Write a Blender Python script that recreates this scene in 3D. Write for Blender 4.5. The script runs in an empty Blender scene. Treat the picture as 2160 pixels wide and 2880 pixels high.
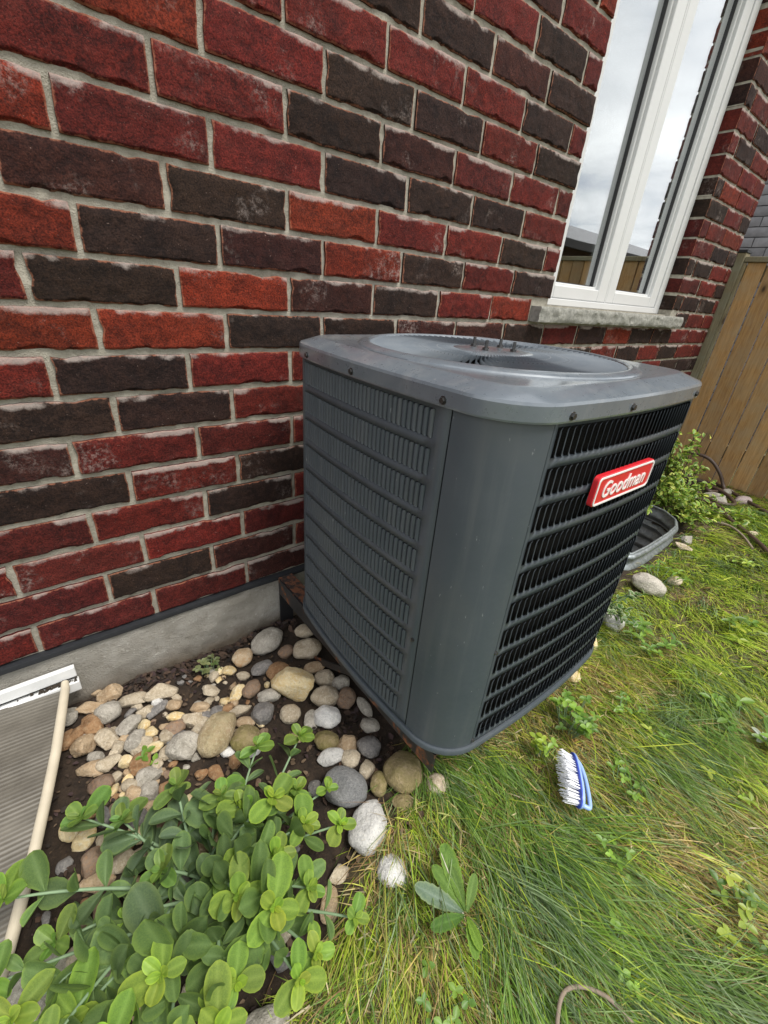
import bpy, bmesh, math, random
import numpy as np
from mathutils import Vector, Matrix, noise as mnoise

random.seed(7); RNG = np.random.default_rng(11)
SC = bpy.context.scene
COL = SC.collection
PI = math.pi
R_ = math.radians

# ------------------------------------------------------------------ camera
cam_d = bpy.data.cameras.new("camera"); cam = bpy.data.objects.new("camera", cam_d); COL.objects.link(cam)
cam_d.sensor_fit = 'HORIZONTAL'; cam_d.sensor_width = 36.0; cam_d.lens = 20.18
cam_d.clip_start = 0.02; cam_d.clip_end = 500.0
cam_right, cam_down, cam_fwd = ((0.784964, -0.614761, 0.076807), (-0.230102, -0.404399, -0.885164), (0.575225, 0.677148, -0.458897))
m = Matrix.Identity(4)
for i in range(3):
    m[i][0] = cam_right[i]; m[i][1] = -cam_down[i]; m[i][2] = -cam_fwd[i]
m[0][3], m[1][3], m[2][3] = (0.1156, -1.1204, 0.8817)
cam.matrix_world = m
SC.camera = cam

# ------------------------------------------------------------------ world, sun, exposure
SUN_EL = R_(64)
w = bpy.data.worlds.new("World"); SC.world = w; w.use_nodes = True
nt = w.node_tree; nt.nodes.clear()
o_ = nt.nodes.new('ShaderNodeOutputWorld'); bg = nt.nodes.new('ShaderNodeBackground'); bg.inputs[1].default_value = 0.085
sky = nt.nodes.new('ShaderNodeTexSky'); sky.sky_type = 'NISHITA'; sky.sun_disc = False
sky.sun_elevation = SUN_EL
sun_dir = Vector((math.cos(SUN_EL)*0.35, -math.cos(SUN_EL)*0.94, math.sin(SUN_EL))).normalized()
sky.sun_rotation = math.atan2(sun_dir.x, sun_dir.y)
tc = nt.nodes.new('ShaderNodeTexCoord')
sep = nt.nodes.new('ShaderNodeSeparateXYZ'); nt.links.new(tc.outputs['Generated'], sep.inputs[0])
# clouds on a flat layer: direction / (height + c)
addz = nt.nodes.new('ShaderNodeMath'); addz.operation = 'ADD'; addz.inputs[1].default_value = 0.18; nt.links.new(sep.outputs[2], addz.inputs[0])
mx = nt.nodes.new('ShaderNodeMath'); mx.operation = 'MAXIMUM'; mx.inputs[1].default_value = 0.05; nt.links.new(addz.outputs[0], mx.inputs[0])
dv = nt.nodes.new('ShaderNodeVectorMath'); dv.operation = 'DIVIDE'; nt.links.new(tc.outputs['Generated'], dv.inputs[0])
cmb = nt.nodes.new('ShaderNodeCombineXYZ')
for i in range(3): nt.links.new(mx.outputs[0], cmb.inputs[i])
nt.links.new(cmb.outputs[0], dv.inputs[1])
n1 = nt.nodes.new('ShaderNodeTexNoise'); n1.inputs['Scale'].default_value = 1.5; n1.inputs['Detail'].default_value = 5; n1.inputs['Roughness'].default_value = 0.55
n1.inputs['Distortion'].default_value = 0.3
nt.links.new(dv.outputs[0], n1.inputs['Vector'])
cr = nt.nodes.new('ShaderNodeValToRGB')
cr.color_ramp.elements[0].position = 0.32; cr.color_ramp.elements[0].color = (7.2, 7.4, 7.8, 1)
cr.color_ramp.elements[1].position = 0.66; cr.color_ramp.elements[1].color = (13.0, 13.0, 12.9, 1)
nt.links.new(n1.outputs[0], cr.inputs[0])
cm = nt.nodes.new('ShaderNodeValToRGB')
cm.color_ramp.elements[0].position = 0.30; cm.color_ramp.elements[0].color = (.72, .72, .72, 1)
cm.color_ramp.elements[1].position = 0.45; cm.color_ramp.elements[1].color = (.97, .97, .97, 1)
nt.links.new(n1.outputs[0], cm.inputs[0])
mixw = nt.nodes.new('ShaderNodeMix'); mixw.data_type = 'RGBA'
nt.links.new(cm.outputs[0], mixw.inputs[0]); nt.links.new(sky.outputs[0], mixw.inputs[6]); nt.links.new(cr.outputs[0], mixw.inputs[7])
nt.links.new(mixw.outputs[2], bg.inputs[0]); nt.links.new(bg.outputs[0], o_.inputs[0])
sun_d = bpy.data.lights.new("sun", 'SUN'); sun = bpy.data.objects.new("sun", sun_d); COL.objects.link(sun)
sun_d.energy = 2.4; sun_d.angle = R_(22); sun_d.color = (1.0, .95, .87)
sun.rotation_euler = sun_dir.to_track_quat('Z', 'Y').to_euler()
SC.view_settings.view_transform = 'Standard'; SC.view_settings.look = 'None'
SC.view_settings.exposure = 0.62; SC.view_settings.gamma = 1.0; SC.view_settings.use_curve_mapping = False
SC.cycles.max_bounces = 6; SC.cycles.diffuse_bounces = 3; SC.cycles.transparent_max_bounces = 12
SC.cycles.use_denoising = True

# ------------------------------------------------------------------ helpers
def tag(o, label=None, cat=None, group=None, kind=None):
    if label: o["label"] = label
    if cat: o["category"] = cat
    if group: o["group"] = group
    if kind: o["kind"] = kind
    return o
def link(o, parent=None):
    COL.objects.link(o)
    if parent is not None: o.parent = parent
    return o
def empty(name, loc=(0, 0, 0), rz=0.0, parent=None):
    e = bpy.data.objects.new(name, None); e.location = loc; e.rotation_euler = (0, 0, rz); e.empty_display_size = .05
    return link(e, parent)
def mesh_data(name, V, F, mats, smooth=True, sharp=None):
    me = bpy.data.meshes.new(name)
    me.from_pydata([tuple(map(float, v)) for v in V], [], [tuple(map(int, f)) for f in F])
    for mm in (mats if isinstance(mats, (list, tuple)) else [mats]): me.materials.append(mm)
    if smooth: me.polygons.foreach_set('use_smooth', [True]*len(me.polygons))
    me.update()
    if smooth and sharp is not None: me.set_sharp_from_angle(angle=R_(sharp))
    return me
def obj(name, V, F, mat, parent=None, smooth=True, sharp=35):
    o = bpy.data.objects.new(name, mesh_data(name, V, F, mat, smooth, sharp))
    return link(o, parent)
def inst(name, me, parent=None, mw=None):
    o = bpy.data.objects.new(name, me)
    link(o, parent)
    if mw is not None: o.matrix_local = mw
    return o
class MB:
    def __init__(s): s.V = []; s.F = []
    def add(s, V, F):
        b = len(s.V); s.V += [tuple(v) for v in V]; s.F += [tuple(i+b for i in f) for f in F]; return s
    def box(s, x0, x1, y0, y1, z0, z1):
        return s.add([(x0,y0,z0),(x1,y0,z0),(x1,y1,z0),(x0,y1,z0),(x0,y0,z1),(x1,y0,z1),(x1,y1,z1),(x0,y1,z1)],
                     [(0,3,2,1),(4,5,6,7),(0,1,5,4),(1,2,6,5),(2,3,7,6),(3,0,4,7)])
    def tube(s, P, r, n=8, cap=True, closed=False):
        P = [Vector(p) for p in P]; m_ = len(P); rr = r if hasattr(r, '__len__') else [r]*m_
        V = []; up = None
        for i, p in enumerate(P):
            a = P[(i-1) % m_] if (closed or i > 0) else P[i]; b = P[(i+1) % m_] if (closed or i < m_-1) else P[i]
            t = (b-a).normalized()
            if up is None: up = Vector((0, 0, 1)) if abs(t.z) < .9 else Vector((1, 0, 0))
            x = t.cross(up).normalized(); y = x.cross(t).normalized(); up = y
            for k in range(n):
                an = 2*PI*k/n; V.append(p + (x*math.cos(an)+y*math.sin(an))*rr[i])
        F = []
        for i in range(m_ if closed else m_-1):
            j = (i+1) % m_
            for k in range(n):
                F.append((i*n+k, i*n+(k+1) % n, j*n+(k+1) % n, j*n+k))
        if cap and not closed:
            F.append(tuple(range(n))[::-1]); F.append(tuple((m_-1)*n+k for k in range(n)))
        return s.add(V, F)
    def build(s, name, mat, parent=None, smooth=True, sharp=35, bevel=0.0):
        o = obj(name, s.V, s.F, mat, parent, smooth, sharp)
        if bevel:
            md = o.modifiers.new('bevel', 'BEVEL'); md.width = bevel; md.segments = 2; md.limit_method = 'ANGLE'
        return o
def fast_mesh(name, V, Q, mat, colors=None, smooth=True):
    """V (n,3), Q (m,4) arrays, optional per-vertex colours (n,3)."""
    V = np.asarray(V, np.float32); Q = np.asarray(Q, np.int32); k = Q.shape[1]
    me = bpy.data.meshes.new(name)
    me.vertices.add(len(V)); me.vertices.foreach_set('co', V.ravel())
    me.loops.add(Q.size); me.loops.foreach_set('vertex_index', Q.ravel())
    me.polygons.add(len(Q)); me.polygons.foreach_set('loop_start', np.arange(0, Q.size, k, dtype=np.int32))
    me.polygons.foreach_set('loop_total', np.full(len(Q), k, np.int32))
    if smooth: me.polygons.foreach_set('use_smooth', np.ones(len(Q), bool))
    me.update(calc_edges=True); me.validate()
    if colors is not None:
        at = me.color_attributes.new('tint', 'FLOAT_COLOR', 'POINT')
        c4 = np.ones((len(V), 4), np.float32); c4[:, :3] = colors
        at.data.foreach_set('color', c4.ravel())
    me.materials.append(mat)
    return me
def vnoise(x, y, seed=0.0):
    """cheap smooth 2-d noise from sines, about -1..1"""
    return (np.sin(x*1.0+seed*1.7+1.3*np.sin(y*.9+seed)) + np.sin(y*1.3-seed*.6+1.1*np.sin(x*1.1+seed*2.1)) + .6*np.sin((x+y)*2.1+seed*3.3) + .4*np.sin((x-y*1.4)*3.7+seed*.2))/2.6

# ------------------------------------------------------------------ node material helpers
class NT:
    def __init__(s, name):
        s.m = bpy.data.materials.new(name); s.m.use_nodes = True; s.t = s.m.node_tree
        s.b = s.t.nodes['Principled BSDF']; s.out = s.t.nodes['Material Output']
        s.tc = s.t.nodes.new('ShaderNodeTexCoord')
    def n(s, typ, **kw):
        nd = s.t.nodes.new('ShaderNode'+typ)
        for k, v in kw.items(): setattr(nd, k, v)
        return nd
    def l(s, a, b): s.t.links.new(a, b)
    def noise(s, scale, detail=4, rough=.55, vec=None, dist=0.0):
        nd = s.n('TexNoise'); nd.inputs['Scale'].default_value = scale; nd.inputs['Detail'].default_value = detail
        nd.inputs['Roughness'].default_value = rough; nd.inputs['Distortion'].default_value = dist
        s.l(vec if vec is not None else s.tc.outputs['Object'], nd.inputs['Vector']); return nd.outputs[0]
    def ramp(s, fac, stops):
        nd = s.n('ValToRGB'); e = nd.color_ramp.elements
        while len(e) < len(stops): e.new(.5)
        for el, (p, c) in zip(e, stops):
            el.position = p; el.color = (c, c, c, 1) if not hasattr(c, '__len__') else (*c, 1)
        s.l(fac, nd.inputs[0]); return nd.outputs[0]
    def mix(s, fac, a, b, mode='MIX'):
        nd = s.n('Mix', data_type='RGBA', blend_type=mode)
        for v, i in ((fac, 0), (a, 6), (b, 7)):
            if hasattr(v, 'is_linked') or hasattr(v, 'links'): s.l(v, nd.inputs[i])
            elif i == 0: nd.inputs[0].default_value = v
            else: nd.inputs[i].default_value = (*v, 1)
        return nd.outputs[2]
    def math(s, op, a, b=0.0):
        nd = s.n('Math', operation=op)
        for v, i in ((a, 0), (b, 1)):
            if hasattr(v, 'links'): s.l(v, nd.inputs[i])
            else: nd.inputs[i].default_value = v
        return nd.outputs[0]
    def color(s, v):
        if hasattr(v, 'links'): s.l(v, s.b.inputs['Base Color'])
        else: s.b.inputs['Base Color'].default_value = (*v, 1)
        return s
    def rough(s, v):
        if hasattr(v, 'links'): s.l(v, s.b.inputs['Roughness'])
        else: s.b.inputs['Roughness'].default_value = v
        return s
    def bump(s, h, strength=.3, dist=.002):
        nd = s.n('Bump'); nd.inputs['Strength'].default_value = strength; nd.inputs['Distance'].default_value = dist
        s.l(h, nd.inputs['Height']); s.l(nd.outputs[0], s.b.inputs['Normal']); return s
    def attr(s, name, out='Fac'):
        nd = s.n('Attribute'); nd.attribute_name = name; return nd.outputs[out]
    def objvec(s, k=30.0):
        """object coordinates shifted by the object's own random number"""
        oi = s.n('ObjectInfo'); mu = s.n('VectorMath', operation='SCALE'); mu.inputs[0].default_value = (1, .7, 1.3)
        rr = s.math('MULTIPLY', oi.outputs['Random'], k); s.l(rr, mu.inputs['Scale'])
        ad = s.n('VectorMath', operation='ADD'); s.l(s.tc.outputs['Object'], ad.inputs[0]); s.l(mu.outputs[0], ad.inputs[1])
        return ad.outputs[0], oi
def plain(name, col, rough=.6, metal=0.0, var=.15, scale=40, bump=0.0):
    t = NT(name); nz = t.noise(scale, 5)
    t.color(t.mix(nz, tuple(c*(1-var) for c in col), tuple(min(1, c*(1+var)) for c in col))).rough(rough)
    t.b.inputs['Metallic'].default_value = metal
    if bump: t.bump(t.noise(scale*4, 4), .4, bump)
    return t.m
# ------------------------------------------------------------------ materials
def brick_material(name, use_attr):
    t = NT(name)
    vec, oi = t.objvec()
    base = t.attr('tint', 'Color') if use_attr else oi.outputs['Color']
    big = t.noise(11, 5, .65, vec, .4); mid = t.noise(48, 7, .72, vec); fine = t.noise(300, 5, .7, vec)
    c = t.mix(t.ramp(big, [(.36, 0), (.62, 1)]), base, t.mix(1.0, base, (.46, .50, .56), 'MULTIPLY'))
    c = t.mix(t.ramp(mid, [(.45, 0), (.70, .8)]), c, t.mix(1.0, base, (1.55, 1.5, 1.3), 'MULTIPLY'))
    c = t.mix(t.ramp(t.noise(24, 5, .7, vec), [(.55, 0), (.72, .55)]), c, (.035, .022, .019))
    c = t.mix(t.ramp(fine, [(.40, .9), (.58, 0)]), c, t.mix(1.0, c, (.28, .28, .30), 'MULTIPLY'))
    c = t.mix(t.ramp(t.noise(420, 3, .6, vec), [(.60, 0), (.72, .5)]), c, t.mix(1.0, base, (2.4, 2.6, 2.5), 'MULTIPLY'))
    edge = t.attr('edge'); top = t.attr('top')
    en = t.noise(70, 5, .7, vec)
    chip = t.ramp(t.math('MULTIPLY', edge, en), [(.35, 0), (.46, .85)])
    c = t.mix(chip, c, t.mix(.65, base, (.36, .15, .09)))
    hz = t.ramp(t.math('MULTIPLY', t.math('MULTIPLY', top, t.noise(60, 6, .8, vec)), t.ramp(t.noise(8, 3, .6, vec), [(.42, .15), (.62, 1.75)])), [(.27, 0), (.52, .62)])
    c = t.mix(hz, c, (.40, .345, .315))
    sp = t.ramp(t.noise(190, 3, .6, vec), [(.69, 0), (.77, .55)])
    c = t.mix(sp, c, (.40, .29, .25))
    bloom = t.math('MULTIPLY', t.ramp(t.noise(7, 3, .6, vec), [(.58, 0), (.70, 1)]), t.ramp(t.noise(95, 6, .8, vec), [(.48, 0), (.68, .6)]))
    c = t.mix(bloom, c, (.42, .35, .32))
    st = t.n('Mapping'); st.inputs['Scale'].default_value = (38, 38, 9); t.l(vec, st.inputs['Vector'])
    stre = t.ramp(t.noise(1.0, 4, .7, st.outputs[0]), [(.70, 0), (.80, .22)])
    c = t.mix(stre, c, (.40, .33, .31))
    t.color(c).rough(.88); t.b.inputs['Specular IOR Level'].default_value = .25
    t.bump(t.math('ADD', t.math('MULTIPLY', mid, 1.0), t.math('MULTIPLY', fine, .30)), 1.0, .005)
    return t.m
M = {}
M['brick'] = brick_material('brick_clay', False)
M['brick_far'] = brick_material('brick_clay_far', True)
t = NT('mortar'); a, b, c_ = t.noise(30, 6, .65), t.noise(400, 3), t.noise(5, 3)
t.color(t.mix(t.ramp(a, [(.3, 0), (.7, 1)]), t.mix(c_, (.20, .185, .15), (.29, .268, .215)), (.45, .42, .35))).rough(.95)
t.bump(t.math('ADD', a, t.math('MULTIPLY', b, .4)), 1.0, .007); M['mortar'] = t.m
t = NT('concrete'); a, b, c_ = t.noise(14, 7, .65), t.noise(220, 4, .7), t.noise(3, 4, .6)
c = t.mix(t.ramp(a, [(.35, 0), (.7, 1)]), (.36, .345, .31), (.47, .455, .42))
c = t.mix(t.ramp(c_, [(.38, 0), (.68, .75)]), c, (.25, .23, .19))
c = t.mix(t.ramp(t.noise(38, 6, .75), [(.52, 0), (.68, .6)]), c, (.21, .19, .155))
c = t.mix(t.ramp(t.noise(70, 4, .7), [(.60, 0), (.70, .7)]), c, (.56, .545, .50))
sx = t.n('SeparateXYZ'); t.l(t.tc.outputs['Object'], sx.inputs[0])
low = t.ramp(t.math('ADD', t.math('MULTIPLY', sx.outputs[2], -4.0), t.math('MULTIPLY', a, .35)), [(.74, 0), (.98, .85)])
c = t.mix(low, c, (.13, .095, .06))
t.color(c).rough(.95).bump(t.math('ADD', t.math('MULTIPLY', b, .8), a), 1.0, .008); M['concrete'] = t.m
M['flashing'] = plain('black_flashing', (.018, .02, .024), .55, var=.4, scale=60, bump=.001)
t = NT('stone_sill'); a, b = t.noise(55, 6, .7), t.noise(12, 3)
t.color(t.mix(t.ramp(a, [(.35, 0), (.7, 1)]), (.20, .20, .18), (.38, .375, .34))).rough(.9).bump(a, .9, .008); M['sill'] = t.m
M['vinyl'] = plain('white_vinyl', (.62, .63, .63), .38, var=.05, scale=8)
M['gasket'] = plain('dark_gasket', (.03, .03, .032), .6)
# window glass: a thin sheet, mirror-like towards grazing angles, clear otherwise
t = NT('window_glass'); t.t.nodes.remove(t.b)
gl = t.n('BsdfGlossy'); gl.inputs['Roughness'].default_value = .004; gl.inputs['Color'].default_value = (.93, .95, .96, 1)
tr = t.n('BsdfTransparent'); tr.inputs['Color'].default_value = (.80, .84, .83, 1)
lw = t.n('LayerWeight'); lw.inputs['Blend'].default_value = .5
fr = t.ramp(lw.outputs['Facing'], [(.0, .16), (.35, .30), (.6, .66), (.8, .88), (1, 1)])
nz = t.noise(1.6, 2); bp = t.n('Bump'); bp.inputs['Strength'].default_value = .05; bp.inputs['Distance'].default_value = .01; t.l(nz, bp.inputs['Height']); t.l(bp.outputs[0], gl.inputs['Normal'])
ms = t.n('MixShader'); t.l(fr, ms.inputs[0]); t.l(tr.outputs[0], ms.inputs[1]); t.l(gl.outputs[0], ms.inputs[2]); t.l(ms.outputs[0], t.out.inputs[0]); M['glass'] = t.m
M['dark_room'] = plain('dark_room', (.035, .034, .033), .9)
# metal paint of the condenser
t = NT('grey_paint'); vec, oi = t.objvec(3)
a, b = t.noise(5, 5, .6, vec), t.noise(90, 4, .7, vec)
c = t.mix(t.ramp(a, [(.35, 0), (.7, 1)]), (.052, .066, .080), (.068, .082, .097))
mps = t.n('Mapping'); mps.inputs['Scale'].default_value = (34, 34, 2.2); t.l(vec, mps.inputs['Vector'])
c = t.mix(t.ramp(t.noise(1.0, 5, .65, mps.outputs[0]), [(.50, 0), (.74, .45)]), c, (.112, .122, .130))
c = t.mix(t.ramp(t.noise(3.2, 4, .6, vec), [(.52, 0), (.72, .5)]), c, (.095, .102, .105))
mpd = t.n('Mapping'); mpd.inputs['Scale'].default_value = (1, 1, .35); mpd.inputs['Rotation'].default_value = (.3, .2, .1); t.l(vec, mpd.inputs['Vector'])
sp = t.ramp(t.noise(150, 2, .5, mpd.outputs[0]), [(.735, 0), (.765, .5)])
c = t.mix(sp, c, (.30, .32, .33))
t.color(c).rough(t.ramp(b, [(.3, .36), (.7, .52)])); t.b.inputs['Specular IOR Level'].default_value = .5
t.bump(t.noise(700, 2), .05, .0005); M['paint'] = t.m
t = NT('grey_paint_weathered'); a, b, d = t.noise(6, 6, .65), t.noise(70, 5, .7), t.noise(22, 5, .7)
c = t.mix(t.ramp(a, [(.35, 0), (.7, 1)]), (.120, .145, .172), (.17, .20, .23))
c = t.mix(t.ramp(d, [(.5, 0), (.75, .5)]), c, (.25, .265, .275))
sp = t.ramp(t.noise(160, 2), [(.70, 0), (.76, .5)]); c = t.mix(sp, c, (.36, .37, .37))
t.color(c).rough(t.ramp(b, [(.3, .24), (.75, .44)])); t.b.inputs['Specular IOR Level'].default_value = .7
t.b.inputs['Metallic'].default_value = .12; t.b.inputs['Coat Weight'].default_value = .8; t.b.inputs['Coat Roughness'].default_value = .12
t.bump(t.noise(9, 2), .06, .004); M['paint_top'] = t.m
M['dark_inside'] = plain('inner_shade', (.010, .010, .011), .8)  # near-black colour standing in for shade under louvres and in the fan cavity
t = NT('coil_fins'); wv = t.n('TexWave', wave_type='BANDS', bands_direction='Z'); wv.inputs['Scale'].default_value = 120
t.l(t.tc.outputs['Object'], wv.inputs['Vector']); t.color(t.mix(wv.outputs['Fac'], (.012, .012, .013), (.05, .047, .043))).rough(.6); M['coil'] = t.m
M['screw'] = plain('screw_steel', (.10, .10, .10), .35, metal=.8, var=.5, scale=200)
M['badge_red'] = plain('badge_red', (.60, .022, .032), .32, var=.06)
M['badge_pink'] = plain('badge_edge_white', (.80, .78, .77), .35, var=.05)
t = NT('rusty_black_steel'); a = t.noise(28, 7, .7); b = t.noise(7, 4)
f_ = t.ramp(t.math('ADD', t.math('MULTIPLY', a, .7), t.math('MULTIPLY', b, .45)), [(.62, 0), (.70, 1)])
t.color(t.mix(f_, (.016, .016, .018), t.mix(t.noise(90, 5), (.14, .05, .02), (.33, .13, .055)))).rough(t.mix(f_, (.45,)*3, (.95,)*3)).bump(a, .6, .002); M['rust'] = t.m
t = NT('rust_heavy'); a = t.noise(40, 7, .7)
f_ = t.ramp(a, [(.46, 0), (.54, 1)])
t.color(t.mix(f_, (.03, .022, .02), t.mix(t.noise(110, 5), (.10, .038, .02), (.22, .088, .042)))).rough(.95).bump(a, .8, .003); M['rust_heavy'] = t.m
# soil / lawn base
t = NT('soil_and_thatch'); a, b, c_ = t.noise(25, 7, .7), t.noise(160, 5, .7), t.noise(3.0, 5, .6)
soil = t.mix(t.ramp(a, [(.35, 0), (.7, 1)]), (.015, .010, .007), (.055, .036, .023))
soil = t.mix(t.ramp(b, [(.58, 0), (.72, .5)]), soil, (.13, .085, .052))
lawn = t.mix(t.ramp(b, [(.35, 0), (.7, 1)]), (.040, .030, .016), (.20, .155, .08))
lawn = t.mix(t.ramp(c_, [(.4, 0), (.65, .45)]), lawn, t.mix(b, (.08, .12, .022), (.20, .23, .055)))
t.color(t.mix(t.attr('lawn'), soil, lawn)).rough(1.0).bump(t.math('ADD', a, t.math('MULTIPLY', b, .6)), .9, .01); M['ground'] = t.m
def leafy(name, use, rough=.5, trans=.25, midrib=True, spec=.4):
    t = NT(name); vec, oi = t.objvec(5)
    base = oi.outputs['Color'] if use == 'obj' else t.attr('tint', 'Color')
    nz = t.noise(35, 4, .6, vec)
    c = t.mix(t.ramp(nz, [(.3, 0), (.7, 1)]), t.mix(1.0, base, (.70, .75, .75), 'MULTIPLY'), t.mix(1.0, base, (1.2, 1.15, 1.1), 'MULTIPLY'))
    if midrib:
        bl = t.ramp(t.noise(14, 4, .65, vec), [(.42, 0), (.66, .5)]); c = t.mix(bl, c, t.mix(1.0, base, (.62, .72, .78), 'MULTIPLY'))
        mo = t.ramp(t.noise(220, 3, .6, vec), [(.60, 0), (.74, .35)]); c = t.mix(mo, c, t.mix(1.0, base, (1.5, 1.4, 1.7), 'MULTIPLY'))
        c = t.mix(t.math('MULTIPLY', t.attr('rib'), .6), c, t.mix(1.0, base, (1.9, 1.7, 2.2), 'MULTIPLY'))
        c = t.mix(t.math('MULTIPLY', t.attr('rim'), .55), c, t.mix(1.0, base, (1.8, 1.6, 1.1), 'MULTIPLY'))
    t.color(c).rough(rough); t.b.inputs['Specular IOR Level'].default_value = spec
    tl = t.n('BsdfTranslucent'); t.l(t.mix(1.0, c, (1.15, 1.3, .6), 'MULTIPLY'), tl.inputs['Color'])
    ms = t.n('MixShader'); ms.inputs[0].default_value = trans
    t.l(t.b.outputs[0], ms.inputs[1]); t.l(tl.outputs[0], ms.inputs[2]); t.l(ms.outputs[0], t.out.inputs[0])
    if midrib: t.bump(t.math('ADD', t.noise(120, 3, .5, vec), t.math('MULTIPLY', t.attr('rib'), -1.5)), .5, .003)
    return t.m
M['leaf'] = leafy('succulent_leaf', 'obj', .52, .28)
M['leaf_joined'] = leafy('succulent_leaf_joined', 'attr', .52, .28)
M['blade'] = leafy('grass_blade', 'attr', .45, .30, False, .35)
M['small_leaf'] = leafy('small_leaf', 'attr', .42, .25, False, .45)
M['stem'] = plain('plant_stem', (.20, .30, .17), .6, var=.2, scale=60)
def stone_mat(name, c0, c1, c2, speck=0.0, moss=0.0):
    t = NT(name); vec, oi = t.objvec(20)
    a, b, d = t.noise(30, 6, .65, vec), t.noise(140, 5, .7, vec), t.noise(330, 3, .6, vec)
    c = t.mix(t.ramp(a, [(.36, 0), (.62, 1)]), c0, c1)
    c = t.mix(t.ramp(b, [(.50, 0), (.66, .8)]), c, c2)
    c = t.mix(t.ramp(t.noise(60, 5, .75, vec), [(.56, 0), (.68, .55)]), c, tuple(x*.5 for x in c0))
    c = t.mix(t.math('MULTIPLY', t.ramp(d, [(.56, 0), (.66, 1)]), .25+speck), c, tuple(x*.35 for x in c0))
    rnd = t.ramp(oi.outputs['Random'], [(0, (.88, .87, .85)), (1, (1.15, 1.14, 1.12))]); c = t.mix(1.0, c, rnd, 'MULTIPLY')
    if moss: 
        c = t.mix(t.math('MULTIPLY', t.ramp(t.noise(16, 5, .7, vec), [(.36, 0), (.60, 1)]), moss), c, t.mix(b, (.085, .085, .012), (.24, .21, .045)))
    t.color(c).rough(.82).bump(t.math('ADD', b, t.math('MULTIPLY', a, 1.5)), .9, .006); return t.m
ST = {
 'g': stone_mat('grey_cream_stone', (.30, .28, .24), (.48, .45, .40), (.60, .57, .51), .2),
 'c': stone_mat('beige_stone', (.37, .30, .21), (.54, .47, .36), (.64, .58, .47), .12),
 'o': stone_mat('cream_orange_stone', (.40, .27, .15), (.60, .50, .36), (.46, .24, .10)),
 's': stone_mat('slate_grey_stone', (.15, .145, .145), (.25, .24, .235), (.34, .32, .30), .1),
 'b': stone_mat('brown_stone', (.17, .115, .08), (.28, .205, .15), (.34, .20, .11)),
 'O': stone_mat('orange_brown_stone', (.23, .12, .055), (.36, .215, .11), (.42, .30, .18)),
 'y': stone_mat('pale_yellow_stone', (.66, .48, .21), (.80, .68, .43), (.84, .78, .62), -.15),
 't': stone_mat('tan_stone', (.36, .25, .15), (.50, .38, .25), (.56, .46, .33), .1),
 'w': stone_mat('white_stone', (.50, .50, .50), (.70, .70, .69), (.78, .77, .74), .15),
 'm': stone_mat('mossy_tan_stone', (.36, .27, .17), (.54, .45, .30), (.58, .52, .38), .1, .34),
 'M': stone_mat('olive_mossy_stone', (.20, .16, .08), (.34, .27, .15), (.38, .30, .2), .1, .65),
 'S': stone_mat('dark_grey_stone', (.135, .14, .145), (.21, .215, .22), (.27, .27, .27), .3),
 'p': stone_mat('pinkish_stone', (.34, .27, .26), (.46, .39, .38), (.5, .44, .43), .1)}
def wood_mat(name, c0, c1, grey, gf):
    t = NT(name); vec, oi = t.objvec(9)
    mp = t.n('Mapping'); mp.inputs['Scale'].default_value = (1, 1, .06); t.l(vec, mp.inputs['Vector'])
    g = t.noise(110, 5, .7, mp.outputs[0], .8); b = t.noise(9, 5, .6, vec)
    c = t.mix(t.ramp(g, [(.35, 0), (.65, 1)]), c0, c1)
    c = t.mix(t.math('MULTIPLY', t.ramp(b, [(.40, 0), (.66, 1)]), gf), c, grey)
    vo = t.n('TexVoronoi'); vo.inputs['Scale'].default_value = 6.5; vo.inputs['Randomness'].default_value = 1
    mp2 = t.n('Mapping'); mp2.inputs['Scale'].default_value = (0, 1, .5); t.l(vec, mp2.inputs['Vector']); t.l(mp2.outputs[0], vo.inputs['Vector'])
    kn = t.ramp(vo.outputs['Distance'], [(.05, 1), (.09, .40), (.17, 0)])
    c = t.mix(kn, c, (.055, .032, .016))
    sx = t.n('SeparateXYZ'); t.l(t.tc.outputs['Object'], sx.inputs[0])
    rnd = t.ramp(oi.outputs['Random'], [(0, (.72, .70, .68)), (1, (1.2, 1.17, 1.1))]); c = t.mix(1.0, c, rnd, 'MULTIPLY')
    t.color(c).rough(.8).bump(g, .35, .003); return t.m
M['cedar'] = wood_mat('weathered_cedar', (.28, .155, .058), (.47, .29, .125), (.36, .29, .19), .5)
M['cedar_grey'] = wood_mat('grey_green_wood', (.13, .11, .065), (.26, .225, .14), (.22, .22, .16), .8)
t = NT('galvanised_steel'); a = t.noise(60, 4, .6); vo = t.n('TexVoronoi'); vo.inputs['Scale'].default_value = 90; t.l(t.tc.outputs['Object'], vo.inputs['Vector'])
t.color(t.mix(vo.outputs['Color'], (.24, .27, .29), (.38, .42, .44))).rough(t.ramp(a, [(.3, .38), (.7, .6)])); t.b.inputs['Metallic'].default_value = .75; M['galv'] = t.m
t = NT('ribbed_plastic'); wv = t.n('TexWave', wave_type='BANDS', bands_direction='Y'); wv.inputs['Scale'].default_value = 34
t.l(t.tc.outputs['Object'], wv.inputs['Vector']); a = t.noise(7, 5, .65)
c = t.mix(t.ramp(a, [(.35, 0), (.7, 1)]), (.095, .086, .070), (.19, .175, .145))
c = t.mix(t.math('MULTIPLY', wv.outputs['Fac'], .30), c, (.07, .067, .06))
t.color(c).rough(.45).bump(wv.outputs['Fac'], .25, .003); M['ribbed'] = t.m
M['beige_tube'] = plain('beige_plastic', (.55, .49, .38), .5, var=.18, scale=25)
M['white_plastic'] = plain('white_plastic', (.72, .73, .73), .4, var=.10, scale=30)
M['grime'] = plain('dirt_crumbs', (.035, .026, .018), .95, var=.5, scale=80)
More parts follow.
